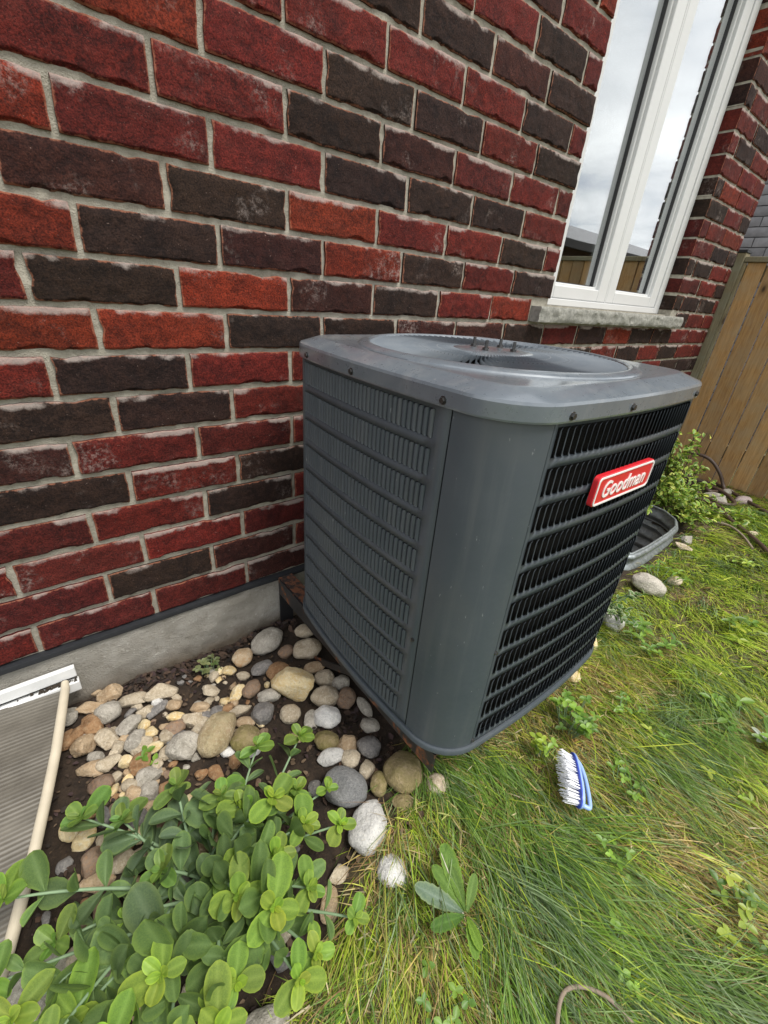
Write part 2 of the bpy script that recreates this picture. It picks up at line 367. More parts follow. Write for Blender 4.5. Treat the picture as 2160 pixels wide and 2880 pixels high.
M['hose'] = plain('brown_hose', (.075, .048, .036), .45, var=.25, scale=40)
M['twine'] = plain('grey_brown_twine', (.24, .19, .145), .9, var=.3, scale=300, bump=.002)
M['blue_light'] = plain('light_blue_plastic', (.30, .44, .78), .35, var=.06)
M['blue_dark'] = plain('dark_blue_plastic', (.030, .065, .42), .35, var=.06)
M['bristle'] = plain('white_bristle', (.82, .84, .88), .45, var=.04)
M['straw_white'] = plain('bleached_stalk', (.50, .46, .38), .7)
t = NT('dry_leaf'); t.color(t.mix(t.noise(20, 3), t.attr('tint', 'Color'), t.mix(1.0, t.attr('tint', 'Color'), (.5, .5, .5), 'MULTIPLY'))).rough(.9); M['dry'] = t.m
M['shingle'] = plain('grey_roof_shingle', (.26, .26, .27), .9, var=.25, scale=6)
M['brown_wall'] = plain('brown_brick_far', (.13, .075, .05), .9, var=.25, scale=12)
M['fascia'] = plain('dark_fascia', (.06, .055, .05), .7)
M['bark'] = plain('bark', (.10, .08, .06), .9, var=.4, scale=30)
t = NT('grey_brick'); vec, oi = t.objvec(); a, b = t.noise(14, 5, .6, vec), t.noise(120, 4, .7, vec)
c = t.mix(t.ramp(a, [(.3, 0), (.7, 1)]), (.235, .235, .245), (.33, .33, .345)); rnd = t.ramp(oi.outputs['Random'], [(0, (.78,)*3), (1, (1.1,)*3)])
t.color(t.mix(1.0, c, rnd, 'MULTIPLY')).rough(.9).bump(b, .4, .003); M['grey_brick'] = t.m
M['grey_mortar'] = plain('grey_mortar', (.10, .10, .105), .95, var=.2)

# ------------------------------------------------------------------ ground
WELL = [(2.02, .0), (2.02, -.40), (2.045, -.50), (2.12, -.555), (2.25, -.565), (2.50, -.565), (2.63, -.555), (2.72, -.52), (2.785, -.44), (2.80, -.34), (2.80, .0)]
def inside(poly, x, y):
    r = np.zeros(np.shape(x), bool); n = len(poly); j = n-1
    for i in range(n):
        xi, yi = poly[i]; xj, yj = poly[j]
        cnd = ((yi > y) != (yj > y)) & (x < (xj-xi)*(y-yi)/(yj-yi+1e-12)+xi)
        r ^= cnd; j = i
    return r
EDGE = [(-3, -.93), (.05, -.93), (.19, -.885), (.30, -.862), (.42, -.80), (.50, -.74), (.60, -.715), (.68, -.64), (.95, -.55), (1.35, -.47), (1.75, -.60), (2.05, -.60), (2.75, -.60), (3.1, -.52), (3.5, -.42), (3.9, -.35), (30, -.35)]
def edge_y(x): return np.interp(x, [e[0] for e in EDGE], [e[1] for e in EDGE])
def lawn_mask(x, y):
    d = edge_y(x) + .025*vnoise(x*14, y*14, 2.0) - y
    return np.clip(d/.05+.5, 0, 1)
def gz(x, y):
    x = np.asarray(x, float); y = np.asarray(y, float)
    l = lawn_mask(x, y)
    bed = -.205 + .010*vnoise(x*9, y*9, 5.0) + .004*vnoise(x*31, y*31, 1.0)
    lw = -.185 + .012*vnoise(x*4, y*4, 3.0) + .008*vnoise(x*11, y*11, 4.0)
    far = np.clip((np.hypot(x-1, y+1)-6)/6, 0, 1)
    return bed*(1-l) + lw*l*(1-far) + l*far*(-.185)
def axis(a0, a1, step, lo, hi):
    c = list(np.arange(a0, a1, step)); s = step; v = a0; L = []
    while v > lo: s *= 1.35; v -= s; L.append(v)
    s = step; v = c[-1]; H = []
    while v < hi: s *= 1.35; v += s; H.append(v)
    return np.array(L[::-1]+c+H)
gx, gy = axis(-.6, 4.2, .02, -120, 120), axis(-2.0, .02, .02, -120, 120)
X, Y = np.meshgrid(gx, gy); Z = gz(X, Y)
nx_, ny_ = len(gx), len(gy)
idx = np.arange(nx_*ny_).reshape(ny_, nx_)
Q = np.stack([idx[:-1, :-1], idx[:-1, 1:], idx[1:, 1:], idx[1:, :-1]], -1).reshape(-1, 4)
cx_ = (X[:-1, :-1]+X[1:, 1:]).ravel()/2; cy_ = (Y[:-1, :-1]+Y[1:, 1:]).ravel()/2
Q = Q[~inside(WELL, cx_, cy_)]
me = fast_mesh('ground', np.stack([X.ravel(), Y.ravel(), Z.ravel()], 1), Q, M['ground'])
at = me.attributes.new('lawn', 'FLOAT', 'POINT'); at.data.foreach_set('value', lawn_mask(X, Y).ravel().astype(np.float32))
tag(inst('ground', me), kind='structure')
# ------------------------------------------------------------------ the brick house
HB, LB, JT = .0895, .2683, .0098            # course height, brick pitch, joint
WALL_X0, WALL_X1, NROWS = -1.45, 3.80, 28
OP_X0, OP_X1, OP_Z0, OP_Z1 = 1.855, 3.10, .87, 2.33
house = empty('brick_house', (0, 0, 0)); tag(house, 'red and dark brown brick house wall with white window beside the grey condenser', 'house')
# mortar core (recessed body of the wall, with the window opening left out)
YB = .0075
mb = MB()
mb.box(WALL_X0, OP_X0-.004, YB, .12, .0, NROWS*HB); mb.box(OP_X1+.004, WALL_X1-.004, YB, .12, .0, NROWS*HB)
mb.box(OP_X0-.0039, OP_X1+.0039, YB, .12, .0, .81); mb.box(OP_X0-.0039, OP_X1+.0039, YB, .12, OP_Z1, NROWS*HB)
wall = mb.build('wall', M['mortar'], house, smooth=False)
# brick meshes: face with uneven arrises, bitten lower edge and mortar-stained top
def brick_mesh(l, seed, nx=44, nz=15, depth=.0895):
    h = HB-JT; rs = np.random.default_rng(seed)
    P = lambda a, k: np.array([mnoise.noise(Vector((v*k+seed*7.3, seed*3.1, .5))) for v in a])
    us = np.concatenate([[0, .006], np.linspace(.016, l-.016, nx-3), [l-.006, l]]); vs = np.concatenate([[0, .0022, .0045, .0068, .0092, .0118], np.linspace(.0155, h-.014, nz-5), [h-.005, h]])
    nu, nv = len(us), len(vs)
    botn = .0007+.0016*P(us, 26)+.0012*P(us, 90); topn = .0007+.0015*P(us+3, 30)+.0012*P(us+5, 110)
    bite = np.zeros(nu)
    for k in range(rs.integers(1, 5)):      # bites out of the lower arris
        c0, w0, d0 = rs.uniform(.02, max(.03, l-.02)), rs.uniform(.012, .036), rs.uniform(.004, .0115)
        bb_ = d0*np.clip(1-np.abs((us-c0)/w0), 0, 1)**.6; bite = np.maximum(bite, bb_)
    if rs.random() < .35:
        c0, w0 = rs.uniform(0, l), rs.uniform(.015, .035); topn += .005*np.clip(1-np.abs((us-c0)/w0), 0, 1)**.7
    lefn = .0008+.0018*P(vs, 55); rign = .0008+.0018*P(vs+7, 55)
    lefn += .004*np.clip(1-np.abs((vs-rs.uniform(0, h))/.02), 0, 1)*(rs.random() < .5); rign += .004*np.clip(1-np.abs((vs-rs.uniform(0, h))/.02), 0, 1)*(rs.random() < .5)
    V = []; E = []; T = []
    for j, v in enumerate(vs):
        for i, u in enumerate(us):
            fu = u/l; fv = v/h
            x = u + lefn[j]*(1-fu)**6 - rign[j]*fu**6
            z = v + botn[i]*(1-fv)**5 - topn[i]*fv**5
            de = min(i, nu-1-i, j, nv-1-j)
            dep = .0042 if de == 0 else (.0010 if (de == 1 and j > 2) else (.0016 if j == 1 else 0.0))
            y = dep + .0016*mnoise.noise(Vector((u*22, v*30, seed*2.7))) + .0011*mnoise.noise(Vector((u*60, v*75, seed*1.7))) + .0007*mnoise.noise(Vector((u*150, v*170, seed*1.1)))
            y += .0052*max(0.0, min(1.0, (bite[i]-v)/.0024+.35)) if bite[i] > .0015 else 0.0
            V.append((x, y, z))
            dist = min(u, l-u, v*1.0, h-v)
            E.append(max(0.0, 1-dist/.011)); T.append(max(0.0, 1-(h-v)/.022))
    F = [(j*nu+i, j*nu+i+1, (j+1)*nu+i+1, (j+1)*nu+i) for j in range(nv-1) for i in range(nu-1)]
    ring = [i for i in range(nu)] + [j*nu+nu-1 for j in range(1, nv)] + [(nv-1)*nu+i for i in range(nu-2, -1, -1)] + [j*nu for j in range(nv-2, 0, -1)]
    b = len(V)
    for k in ring: V.append(V[k]); E.append(.3); T.append(0)
    for k in ring:
        x, y, z = V[k]; V.append((x, depth, z)); E.append(.3); T.append(0)
    n = len(ring)
    for k in range(n):
        F.append((b+(k+1) % n, b+k, b+n+k, b+n+(k+1) % n))
    me = mesh_data('brick', V, F, M['brick'], True, 50)
    for nm, A in (('edge', E), ('top', T)):
        at = me.attributes.new(nm, 'FLOAT', 'POINT'); at.data.foreach_set('value', np.array(A, np.float32))
    return me
TONE = {'R': (.150, .0185, .0135), 'r': (.112, .0165, .0135), 'O': (.205, .027, .012), 'D': (.036, .0185, .0138), 'M': (.058, .0175, .0135)}
# colours of the courses as they stand, bottom course first: (first line, string)
COLOURS = {0: (-1, 'RrrM'), 1: (-.5, 'rDMr'), 2: (-1, 'RrRr'), 3: (-.5, 'rRDR'), 4: (-1, 'RDRD'), 5: (-.5, 'MRrR'), 6: (-1, 'RDDR'),
           7: (-.5, 'RDRRRDDDDRDRDRR'), 8: (-1, 'ROODDMMDRDODDRR'), 9: (-.5, 'RDOMDROrRDRR'), 10: (-1, 'RODMODRD'), 11: (-.5, 'RMDORRDR'),
           12: (-1, 'rORRDDDR'), 13: (-.5, 'rRRDMrRr'), 14: (-1, 'rRORDDRD'), 15: (-.5, 'rRRRRRDr'), 16: (-1, 'rRrRDDMD'), 17: (-.5, 'RrRDRRDr'), 18: (-1, 'rRDRrDMR')}
mesh_cache = {}
hidden_V, hidden_F, hidden_C, hidden_E = [], [], [], []
def piece_spans(row):
    """brick spans of a course, cut by the window opening and the sill"""
    z0 = row*HB; off = -.018 if row % 2 == 0 else LB/2+.018
    z1 = z0+HB
    cuts = []
    if z1 > OP_Z0+.03 and z0 < OP_Z1-.02: cuts.append((OP_X0, OP_X1))
    elif z0 < .86 and z1 > .83: cuts.append((1.737, 3.19))
    k = math.floor((WALL_X0-off)/LB); out = []
    while True:
        a, b = off+k*LB+JT/2, off+(k+1)*LB-JT/2; kk = k+(0 if row % 2 == 0 else .5); k += 1
        if a > WALL_X1: break
        a = max(a, WALL_X0); b = min(b, WALL_X1)
        segs = [(a, b)]
        for c0, c1 in cuts:
            ns = []
            for s0, s1 in segs:
                if s1 <= c0 or s0 >= c1: ns.append((s0, s1)); continue
                if s0 < c0: ns.append((s0, c0))
                if s1 > c1: ns.append((c1, s1))
            segs = ns
        for s0, s1 in segs:
            if s1-s0 > .018: out.append([s0, s1, kk])
    if cuts and cuts[0][0] == OP_X0:                # run the courses right up to both jambs
        L_ = [p for p in out if p[1] <= OP_X0+.001]; R2 = [p for p in out if p[0] >= OP_X1-.001]
        if L_: L_[-1][1] = OP_X0
        if R2: R2[0][0] = OP_X1
    return out
rb = random.Random(5)
bricks_in_view = 0
for row in range(NROWS):
    for (s0, s1, kk) in piece_spans(row):
        l = round((s1-s0)/.002)*.002
        if abs(s1-s0-(LB-JT)) < .003: l = LB-JT
        key_seed = rb.randrange(22 if l > .2 else 6)
        key = (round(l, 4), key_seed)
        if key not in mesh_cache: mesh_cache[key] = brick_mesh(l, key_seed+int(l*1000), nx=max(9, int(44*l/.26)))
        me = mesh_cache[key]
        ch = None
        if row in COLOURS:
            k0, s_ = COLOURS[row]; q = int(round(kk-k0))
            if 0 <= q < len(s_): ch = s_[q]
        if ch is None: ch = rb.choice('RRrRDDMRrDO')
        col = TONE[ch]; f = rb.uniform(.82, 1.15); col = tuple(c*f*rb.uniform(.93, 1.07) for c in col)
        px, py, pz = s0, -rb.uniform(-.0012, .0028), row*HB+JT/2
        zc = pz+.04; xc = (s0+s1)/2
        seen = xc > -.50 and zc < 1.30+.318*xc and not (xc > 1.0 and zc < .60)
        if seen:
            o = inst('brick', me, wall); o.location = (px, py, pz); o.rotation_euler = (0, rb.uniform(-.006, .006), rb.uniform(-.006, .006))
            o.color = (*col, 1); bricks_in_view += 1
        else:
            b = len(hidden_V)
            for v in me.vertices: hidden_V.append((v.co.x+px, v.co.y+py, v.co.z+pz))
            hidden_F += [tuple(i+b for i in p.vertices) for p in me.polygons]
            hidden_C += [col]*len(me.vertices)
print('bricks in view', bricks_in_view)
me = mesh_data('brick_courses', hidden_V, hidden_F, M['brick_far'], True, 50)
at = me.color_attributes.new('tint', 'FLOAT_COLOR', 'POINT')
at.data.foreach_set('color', np.concatenate([np.array(hidden_C), np.ones((len(hidden_C), 1))], 1).astype(np.float32).ravel())
o = inst('brick_courses', me, wall); o["kind"] = "stuff"
# foundation and flashing
def wavy_slab(name, x0, x1, z0, z1, yf, yb, mat, parent, step=.02, amp=.003, seed=1.0):
    xs = np.arange(x0, x1+1e-6, step); zs = np.linspace(z0, z1, max(3, int((z1-z0)/step)+1))
    V = []; F = []; n = len(xs)
    for z in zs:
        for x in xs: V.append((x, yf+amp*mnoise.noise(Vector((x*9, z*9, seed)))+amp*.5*mnoise.noise(Vector((x*30, z*30, seed))), z))
    for j in range(len(zs)-1):
        for i in range(n-1): F.append((j*n+i, j*n+i+1, (j+1)*n+i+1, (j+1)*n+i))
    b = len(V); top = (len(zs)-1)*n
    for i in range(n): V.append((xs[i], yb, zs[-1]))
    for i in range(n-1): F.append((top+i, top+i+1, b+i+1, b+i))
    return obj(name, V, F, mat, parent, True, 40)
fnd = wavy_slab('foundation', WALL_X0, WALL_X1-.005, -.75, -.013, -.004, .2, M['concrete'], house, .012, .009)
V = []; F = []; xs = np.arange(WALL_X0, WALL_X1, .03)
for i, x in enumerate(xs):
    wv = .0022*mnoise.noise(Vector((x*7, 0, 3))); yv = .002*mnoise.noise(Vector((x*11, 4, 3)))
    V += [(x, .02, .0035), (x, -.011+yv, .0020+wv), (x, -.0125+yv, -.004+wv), (x, -.0115+yv, -.0135+wv), (x, .02, -.0125)]
for i in range(len(xs)-1):
    for k in range(4): F.append((i*5+k+1, i*5+k, (i+1)*5+k, (i+1)*5+k+1))
obj('flashing', V, F, M['flashing'], house, True, 40)
# rough stone sill
def rough_box(name, x0, x1, y0, y1, z0, z1, mat, parent, n=(60, 5, 5), amp=.006):
    bm = bmesh.new()
    nx, ny, nz = n; V = {}
    def vv(i, j, k):
        key = (i, j, k)
        if key not in V:
            x = x0+(x1-x0)*i/nx; y = y0+(y1-y0)*j/ny; z = z0+(z1-z0)*k/nz
            fr = (1 if j == 0 else 0)
            y += fr*amp*(mnoise.noise(Vector((x*26, z*40, 1)))*1.0+.6*mnoise.noise(Vector((x*70, z*70, 2)))) + (amp*.6 if (j == 0 and k in (0, nz)) else 0)
            z += amp*.22*mnoise.noise(Vector((x*20, y*30, 9)))
            V[key] = bm.verts.new((x, y, z))
        return V[key]
    for i in range(nx):
        for k in range(nz):
            bm.faces.new((vv(i, 0, k), vv(i+1, 0, k), vv(i+1, 0, k+1), vv(i, 0, k+1))); bm.faces.new((vv(i, ny, k), vv(i, ny, k+1), vv(i+1, ny, k+1), vv(i+1, ny, k)))
        for j in range(ny):
            bm.faces.new((vv(i, j, nz), vv(i+1, j, nz), vv(i+1, j+1, nz), vv(i, j+1, nz))); bm.faces.new((vv(i, j, 0), vv(i, j+1, 0), vv(i+1, j+1, 0), vv(i+1, j, 0)))
    for j in range(ny):
        for k in range(nz):
            bm.faces.new((vv(0, j, k), vv(0, j, k+1), vv(0, j+1, k+1), vv(0, j+1, k))); bm.faces.new((vv(nx, j, k), vv(nx, j+1, k), vv(nx, j+1, k+1), vv(nx, j, k+1)))
    me = bpy.data.meshes.new(name); bm.to_mesh(me); bm.free(); me.materials.append(mat)
    me.polygons.foreach_set('use_smooth', [True]*len(me.polygons)); me.set_sharp_from_angle(angle=R_(45))
    return inst(name, me, parent)
sill = rough_box('sill', 1.745, 3.185, -.042, .10, .812, .868, M['sill'], house, (110, 5, 6), .007)
mb = MB(); mb.box(OP_X0+.001, OP_X1-.001, .03, .118, .8682, .874); mb.build('sill_mortar', M['mortar'], sill, smooth=False)
# window: outer frame, two casement sashes with panes
WY = .075
def frame_ring(mb, x0, x1, z0, z1, wl, wr, wb, wt, y0, y1):
    mb.box(x0, x0+wl, y0, y1, z0, z1); mb.box(x1-wr, x1, y0, y1, z0, z1)
    mb.box(x0+wl+.0003, x1-wr-.0003, y0, y1, z0, z0+wb); mb.box(x0+wl+.0003, x1-wr-.0003, y0, y1, z1-wt, z1)
mb = MB(); frame_ring(mb, OP_X0+.002, OP_X1-.002, .8745, OP_Z1-.002, .062, .062, .028, .06, WY, WY+.118)
frame_ring(mb, OP_X0+.03, OP_X1-.03, .880, OP_Z1-.03, .045, .045, .03, .04, WY+.012, WY+.114)
mb.box(2.452, 2.464, WY+.006, WY+.112, .903, OP_Z1-.063)
window = mb.build('window', M['vinyl'], house, smooth=False, bevel=.003)
for (x0, x1) in ((OP_X0+.066, 2.451), (2.465, OP_X1-.066)):
    mb = MB(); frame_ring(mb, x0, x1, .905, OP_Z1-.065, .072, .078, .050, .06, WY+.006, WY+.075)
    frame_ring(mb, x0+.05, x1-.05, .94, OP_Z1-.11, .034, .038, .026, .03, WY+.022, WY+.072)
    sash = mb.build('sash', M['vinyl'], window, smooth=False, bevel=.004)
    mb = MB(); frame_ring(mb, x0+.0825, x1-.0865, .9645, OP_Z1-.138, .006, .006, .006, .006, WY+.038, WY+.068)
    mb.build('gasket', M['gasket'], window, smooth=False)
    g = MB(); g.box(x0+.084, x1-.088, WY+.046, WY+.050, .966, OP_Z1-.14)
    g.build('pane', M['glass'], window, smooth=False)
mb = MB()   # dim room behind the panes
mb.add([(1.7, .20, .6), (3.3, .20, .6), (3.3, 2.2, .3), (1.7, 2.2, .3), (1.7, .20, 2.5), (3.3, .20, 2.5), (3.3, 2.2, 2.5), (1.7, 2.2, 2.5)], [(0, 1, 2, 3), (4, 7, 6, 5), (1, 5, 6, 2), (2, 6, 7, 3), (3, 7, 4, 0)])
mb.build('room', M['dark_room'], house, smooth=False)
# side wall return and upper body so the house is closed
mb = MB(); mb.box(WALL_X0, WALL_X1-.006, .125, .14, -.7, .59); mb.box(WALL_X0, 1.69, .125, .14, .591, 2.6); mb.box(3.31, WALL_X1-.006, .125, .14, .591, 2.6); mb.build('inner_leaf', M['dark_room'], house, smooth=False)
mb = MB(); mb.box(WALL_X1-.008, WALL_X1-.002, .0905, 6.0, -.75, NROWS*HB); mb.build('side_wall', M['brown_wall'], house, smooth=False)
# ------------------------------------------------------------------ the condenser unit
ACX, ACY, ACROT = .938, -.476, R_(-1.0)
ac = empty('air_conditioner', (ACX, ACY, .002), ACROT)
tag(ac, 'dark grey louvred outdoor condenser with red badge on steel brackets by the brick wall', 'air conditioner')
CC, CR, BUL = .231, .103, .011             # corner centre, corner radius, bulge of the faces
def Nf(u):
    au = abs(u)
    if au <= CC: return CC+CR+BUL*(1-(u/CC)**2)
    return CC+math.sqrt(max(1e-6, CR*CR-(au-CC)**2))
FACES = [((0, -1), 'front'), ((-1, 0), 'left'), ((0, 1), 'back'), ((1, 0), 'right')]
def fpt(n, u, off, z):
    nx, ny = n; ux, uy = -ny, nx; d = Nf(u)+off
    return (nx*d+ux*u, ny*d+uy*u, z)
def contour(off, z, per=14, arc=9):
    """closed outline of the casing, pushed out by off"""
    P = []
    for n, _ in FACES[::1]:
        nx, ny = n; ux, uy = -ny, nx
        for i in range(per):
            u = -CC+2*CC*i/per; d = CC+CR+BUL*(1-(u/CC)**2)+off
            P.append((nx*d+ux*u, ny*d+uy*u, z))
        for i in range(arc):
            a = PI/2*i/arc; cx = nx*CC+ux*CC; cy = ny*CC+uy*CC; r = CR+off
            P.append((cx+r*(nx*math.cos(a)+ux*math.sin(a)), cy+r*(ny*math.cos(a)+uy*math.sin(a)), z))
    return P
# FACES run clockwise or counter-clockwise; order them so the outline is continuous
FACES = [((0, -1), 'front'), ((1, 0), 'right'), ((0, 1), 'back'), ((-1, 0), 'left')]
def loft(rings, close_last=False):
    n = len(rings[0]); V = [p for r in rings for p in r]; F = []
    for j in range(len(rings)-1):
        for i in range(n): F.append((j*n+i, j*n+(i+1) % n, (j+1)*n+(i+1) % n, (j+1)*n+i))
    if close_last: F.append(tuple((len(rings)-1)*n+i for i in range(n)))
    return V, F
# base pan
V, F = loft([contour(-.03, -.002), contour(.004, -.002), contour(.007, .001), contour(.007, .013), contour(.005, .0155), contour(-.02, .0155)])
obj('base_pan', V, F, M['paint'], ac, True, 40)
# dark coil block behind the louvres
V, F = loft([contour(-.016, .016), contour(-.016, .74)]); obj('coil', V, F, M['coil'], ac, True, 40)
ROWS, PITCH_Z, TOP_Z, RH = 11, .0645, .722, .0475
SPAN = {'front': (-.2345, .252, 30), 'left': (-.252, .186, 35), 'back': (-.235, .19, 32), 'right': (-.235, .19, 32)}
SEAM = {'front': (-.243, .258), 'left': (-.258, .217), 'back': (-.243, .22), 'right': (-.243, .22)}
def louver_mesh(p, h, sharp_lip=False):
    """one pressed flap: hinged on its right side, lifted on its left"""
    us = [(.385, -.0070), (.345, -.0026), (.24, -.0002), (.05, .0013), (-.15, .0018), (-.28, .0013), (-.335, -.0012)]
    if sharp_lip: us = [(.52, -.0042), (.46, -.0036), (.30, -.0022), (.06, .0000), (-.18, .0022), (-.34, .0037), (-.40, .0042)]
    ts = [0, .025, .055, .09, .5, .91, .945, .975, 1.0]
    V = []; F = []
    for t_ in ts:
        e = min(t_, 1-t_); s = 1.0 if e >= .085 else .55+.45*math.sin(PI/2*e/.085)
        cut = 1.0 if e >= .085 else .50+.50*(e/.085)**.5
        for (uu, nn) in us:
            uu2 = us[0][0]-(us[0][0]-uu)*cut
            V.append((uu2*p, -nn*s-.0002, (t_-.5)*h))
    n = len(us)
    for j in range(len(ts)-1):
        for i in range(n-1): F.append((j*n+i, (j+1)*n+i, (j+1)*n+i+1, j*n+i+1))
    k = len(V); nf = len(F)
    V += [(x, y+.0009, z) for x, y, z in V]                       # inner side of the sheet, its shade painted near black
    F += [tuple(i+k for i in f[::-1]) for f in F]
    F += [(j*n+n-1, (j+1)*n+n-1, (j+1)*n+n-1+k, j*n+n-1+k) for j in range(len(ts)-1)]
    me = mesh_data('louver', V, F, [M['paint'], M['dark_inside']], True, 60)
    me.polygons.foreach_set('material_index', [0]*nf+[1]*nf+[0]*(len(ts)-1)); return me
budget = 300
for n, nm in FACES:
    u0, u1, nc = SPAN[nm]; s0, s1 = SEAM[nm]; p = (u1-u0)/nc
    us = [s0, s0+(u0-s0)*.5]+[u0+(u1-u0)*i/24 for i in range(25)]+[(u1+s1)/2, s1]
    zs = [.0157]; 
    for k in range(ROWS-1, -1, -1):
        zt = TOP_Z-k*PITCH_Z; zs += [zt-RH, zt]
    zs += [.745]
    V = []; F = []; w_ = len(us)
    for z in zs:
        for u in us: V.append(fpt(n, u, 0, z))
    for j in range(len(zs)-1):
        for i in range(w_-1):
            if j % 2 == 1 and us[i] >= u0-1e-6 and us[i+1] <= u1+1e-6: continue
            F.append((j*w_+i, j*w_+i+1, (j+1)*w_+i+1, (j+1)*w_+i))
    panel = obj('side_panel', V, F, M['paint'], ac, True, 50)
    md = panel.modifiers.new('sheet', 'SOLIDIFY'); md.thickness = .0016; md.offset = -1
    lm = louver_mesh(p, RH-.0010, nm in ('front', 'right'))
    ang = math.atan2(n[1], n[0])+PI/2
    jobs = []
    for k in range(ROWS):
        zc = TOP_Z-k*PITCH_Z-RH/2
        for i in range(nc):
            u = u0+(i+.5)*p; dslope = (Nf(u+.001)-Nf(u-.001))/.002
            jobs.append((k, Matrix.Translation(fpt(n, u, 0.0005, zc)) @ Matrix.Rotation(ang-math.atan(dslope), 4, 'Z')))
    single = {'front': 150, 'left': 150}.get(nm, 0)
    rest = MB()
    vs = [v.co.copy() for v in lm.vertices]; fs = [tuple(q.vertices) for q in lm.polygons]
    for q, (k, mw) in enumerate(jobs):
        if q < single: inst('louver', lm, panel, mw)
        else: rest.add([mw @ v for v in vs], fs)
    o = rest.build('louver_rows', M['paint'], panel, True, 60); o["kind"] = "stuff"; o.data.materials.append(M['dark_inside'])
    mi = [q.material_index for q in lm.polygons]; o.data.polygons.foreach_set('material_index', mi*(len(jobs)-min(single, len(jobs))))
# rounded corner posts between the panels
for q, (n, nm) in enumerate(FACES):
    n2, nm2 = FACES[(q+1) % 4]
    nx, ny = n; ux, uy = -ny, nx
    su = SEAM[nm][1]+.0035; P = [fpt(n, su+(CC-su)*i/4, .0012, 0) for i in range(4) if su < CC]
    a0 = math.asin(min(1, max(0, (SEAM[nm][1]+.0035-CC)/CR))); a1 = PI/2-math.asin(min(1, max(0, (-SEAM[nm2][0]+.0028-CC)/CR)))
    for i in range(13):
        a = a0+(a1-a0)*i/12; r = CR+.0012
        P.append((nx*CC+ux*CC+r*(nx*math.cos(a)+ux*math.sin(a)), ny*CC+uy*CC+r*(ny*math.cos(a)+uy*math.sin(a)), 0))
    # fold the sheet edges inwards
    def inward(p_, k=.006): 
        l_ = math.hypot(p_[0], p_[1]); return (p_[0]*(1-k/l_), p_[1]*(1-k/l_), 0)
    P = [inward(P[0])]+P+[inward(P[-1])]
    V = []; F = []; m_ = len(P)
    for z in (.0157, .746):
        for p_ in P: V.append((p_[0], p_[1], z))
    for i in range(m_-1): F.append((i, i+1, m_+i+1, m_+i))
    obj('corner_post', V, F, M['paint'], ac, True, 40)
# top cover with bevelled shoulder, raised ring and round fan opening
def circ(r, z, ref):
    out = []
    for (x, y, _) in ref:
        l_ = math.hypot(x, y); out.append((x/l_*r, y/l_*r, z))
    return out
ref = contour(0, 0)
CZ = .730
rings = [contour(.0045, CZ+.012), contour(.0055, CZ+.0015), contour(.0075, CZ), contour(.0085, CZ+.003), contour(.0085, CZ+.025), contour(.0065, CZ+.0295), contour(.0030, CZ+.0310), contour(-.031, CZ+.0425), contour(-.034, CZ+.0431), contour(-.038, CZ+.0433)]
def blend(off, r, z, k):
    a = contour(off, z); b = circ(r, z, ref); return [tuple(a[i][j]*(1-k)+b[i][j]*k for j in range(3)) for i in range(len(a))]
rings += [blend(-.05, .300, CZ+.0425, .6), circ(.300, CZ+.043, ref), circ(.297, CZ+.0455, ref), circ(.292, CZ+.0475, ref), circ(.283, CZ+.0500, ref), circ(.278, CZ+.0500, ref), circ(.275, CZ+.048, ref), circ(.272, CZ+.042, ref), circ(.271, CZ+.03, ref)]
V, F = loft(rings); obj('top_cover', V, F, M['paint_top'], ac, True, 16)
# fan guard: swept vanes, hub plate, bolts
vane = []; VF = []
seg = 12
for i in range(seg+1):
    s = i/seg; r = .272-(.272-.088)*s; a = -.22*s**1.2
    z = CZ+.0425-.002*math.sin(PI*s)+.001*s
    ca, sa = math.cos(a), math.sin(a)
    ta = (-sa, ca); hw = .0026*(1-.45*s)
    vane += [(r*ca-ta[0]*hw, r*sa-ta[1]*hw, z-.0045), (r*ca, r*sa, z+.0050), (r*ca+ta[0]*hw, r*sa+ta[1]*hw, z-.0045)]
for i in range(seg): VF += [(3*i, 3*i+1, 3*i+4, 3*i+3), (3*i+1, 3*i+2, 3*i+5, 3*i+4)]
vm = mesh_data('grille_vane', vane, VF, M['paint_top'], True, 40)
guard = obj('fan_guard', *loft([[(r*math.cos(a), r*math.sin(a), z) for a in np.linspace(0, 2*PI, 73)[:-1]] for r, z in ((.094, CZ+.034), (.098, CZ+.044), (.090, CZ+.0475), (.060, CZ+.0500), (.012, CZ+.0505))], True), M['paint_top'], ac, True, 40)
for k in range(100): inst('grille_vane', vm, guard, Matrix.Rotation(2*PI*k/100, 4, 'Z'))
for rr_ in (.150, .212):
    mb = MB(); mb.tube([(rr_*math.cos(a), rr_*math.sin(a), CZ+.027) for a in np.linspace(0, 2*PI, 61)[:-1]], .0016, 6, closed=True); mb.build('guard_ring', M['paint_top'], guard)
for a in (20, 110, 200, 290):
    mb = MB(); c_, s_ = .046*math.cos(R_(a)), .046*math.sin(R_(a))
    mb.tube([(c_, s_, CZ+.051), (c_, s_, CZ+.0555)], .0075, 6); mb.tube([(c_, s_, CZ+.0556), (c_, s_, CZ+.070)], .0034, 8)
    mb.build('bolt', M['screw'], guard, True, 30)
mb = MB(); mb.tube([(0, 0, .62), (0, 0, .735)], .07, 20); mb.build('fan_motor', M['dark_inside'], ac, True, 40)
V, F = loft([circ(.33, .60, ref), circ(.02, .60, ref)]); obj('fan_shroud', V, F, M['dark_inside'], ac)
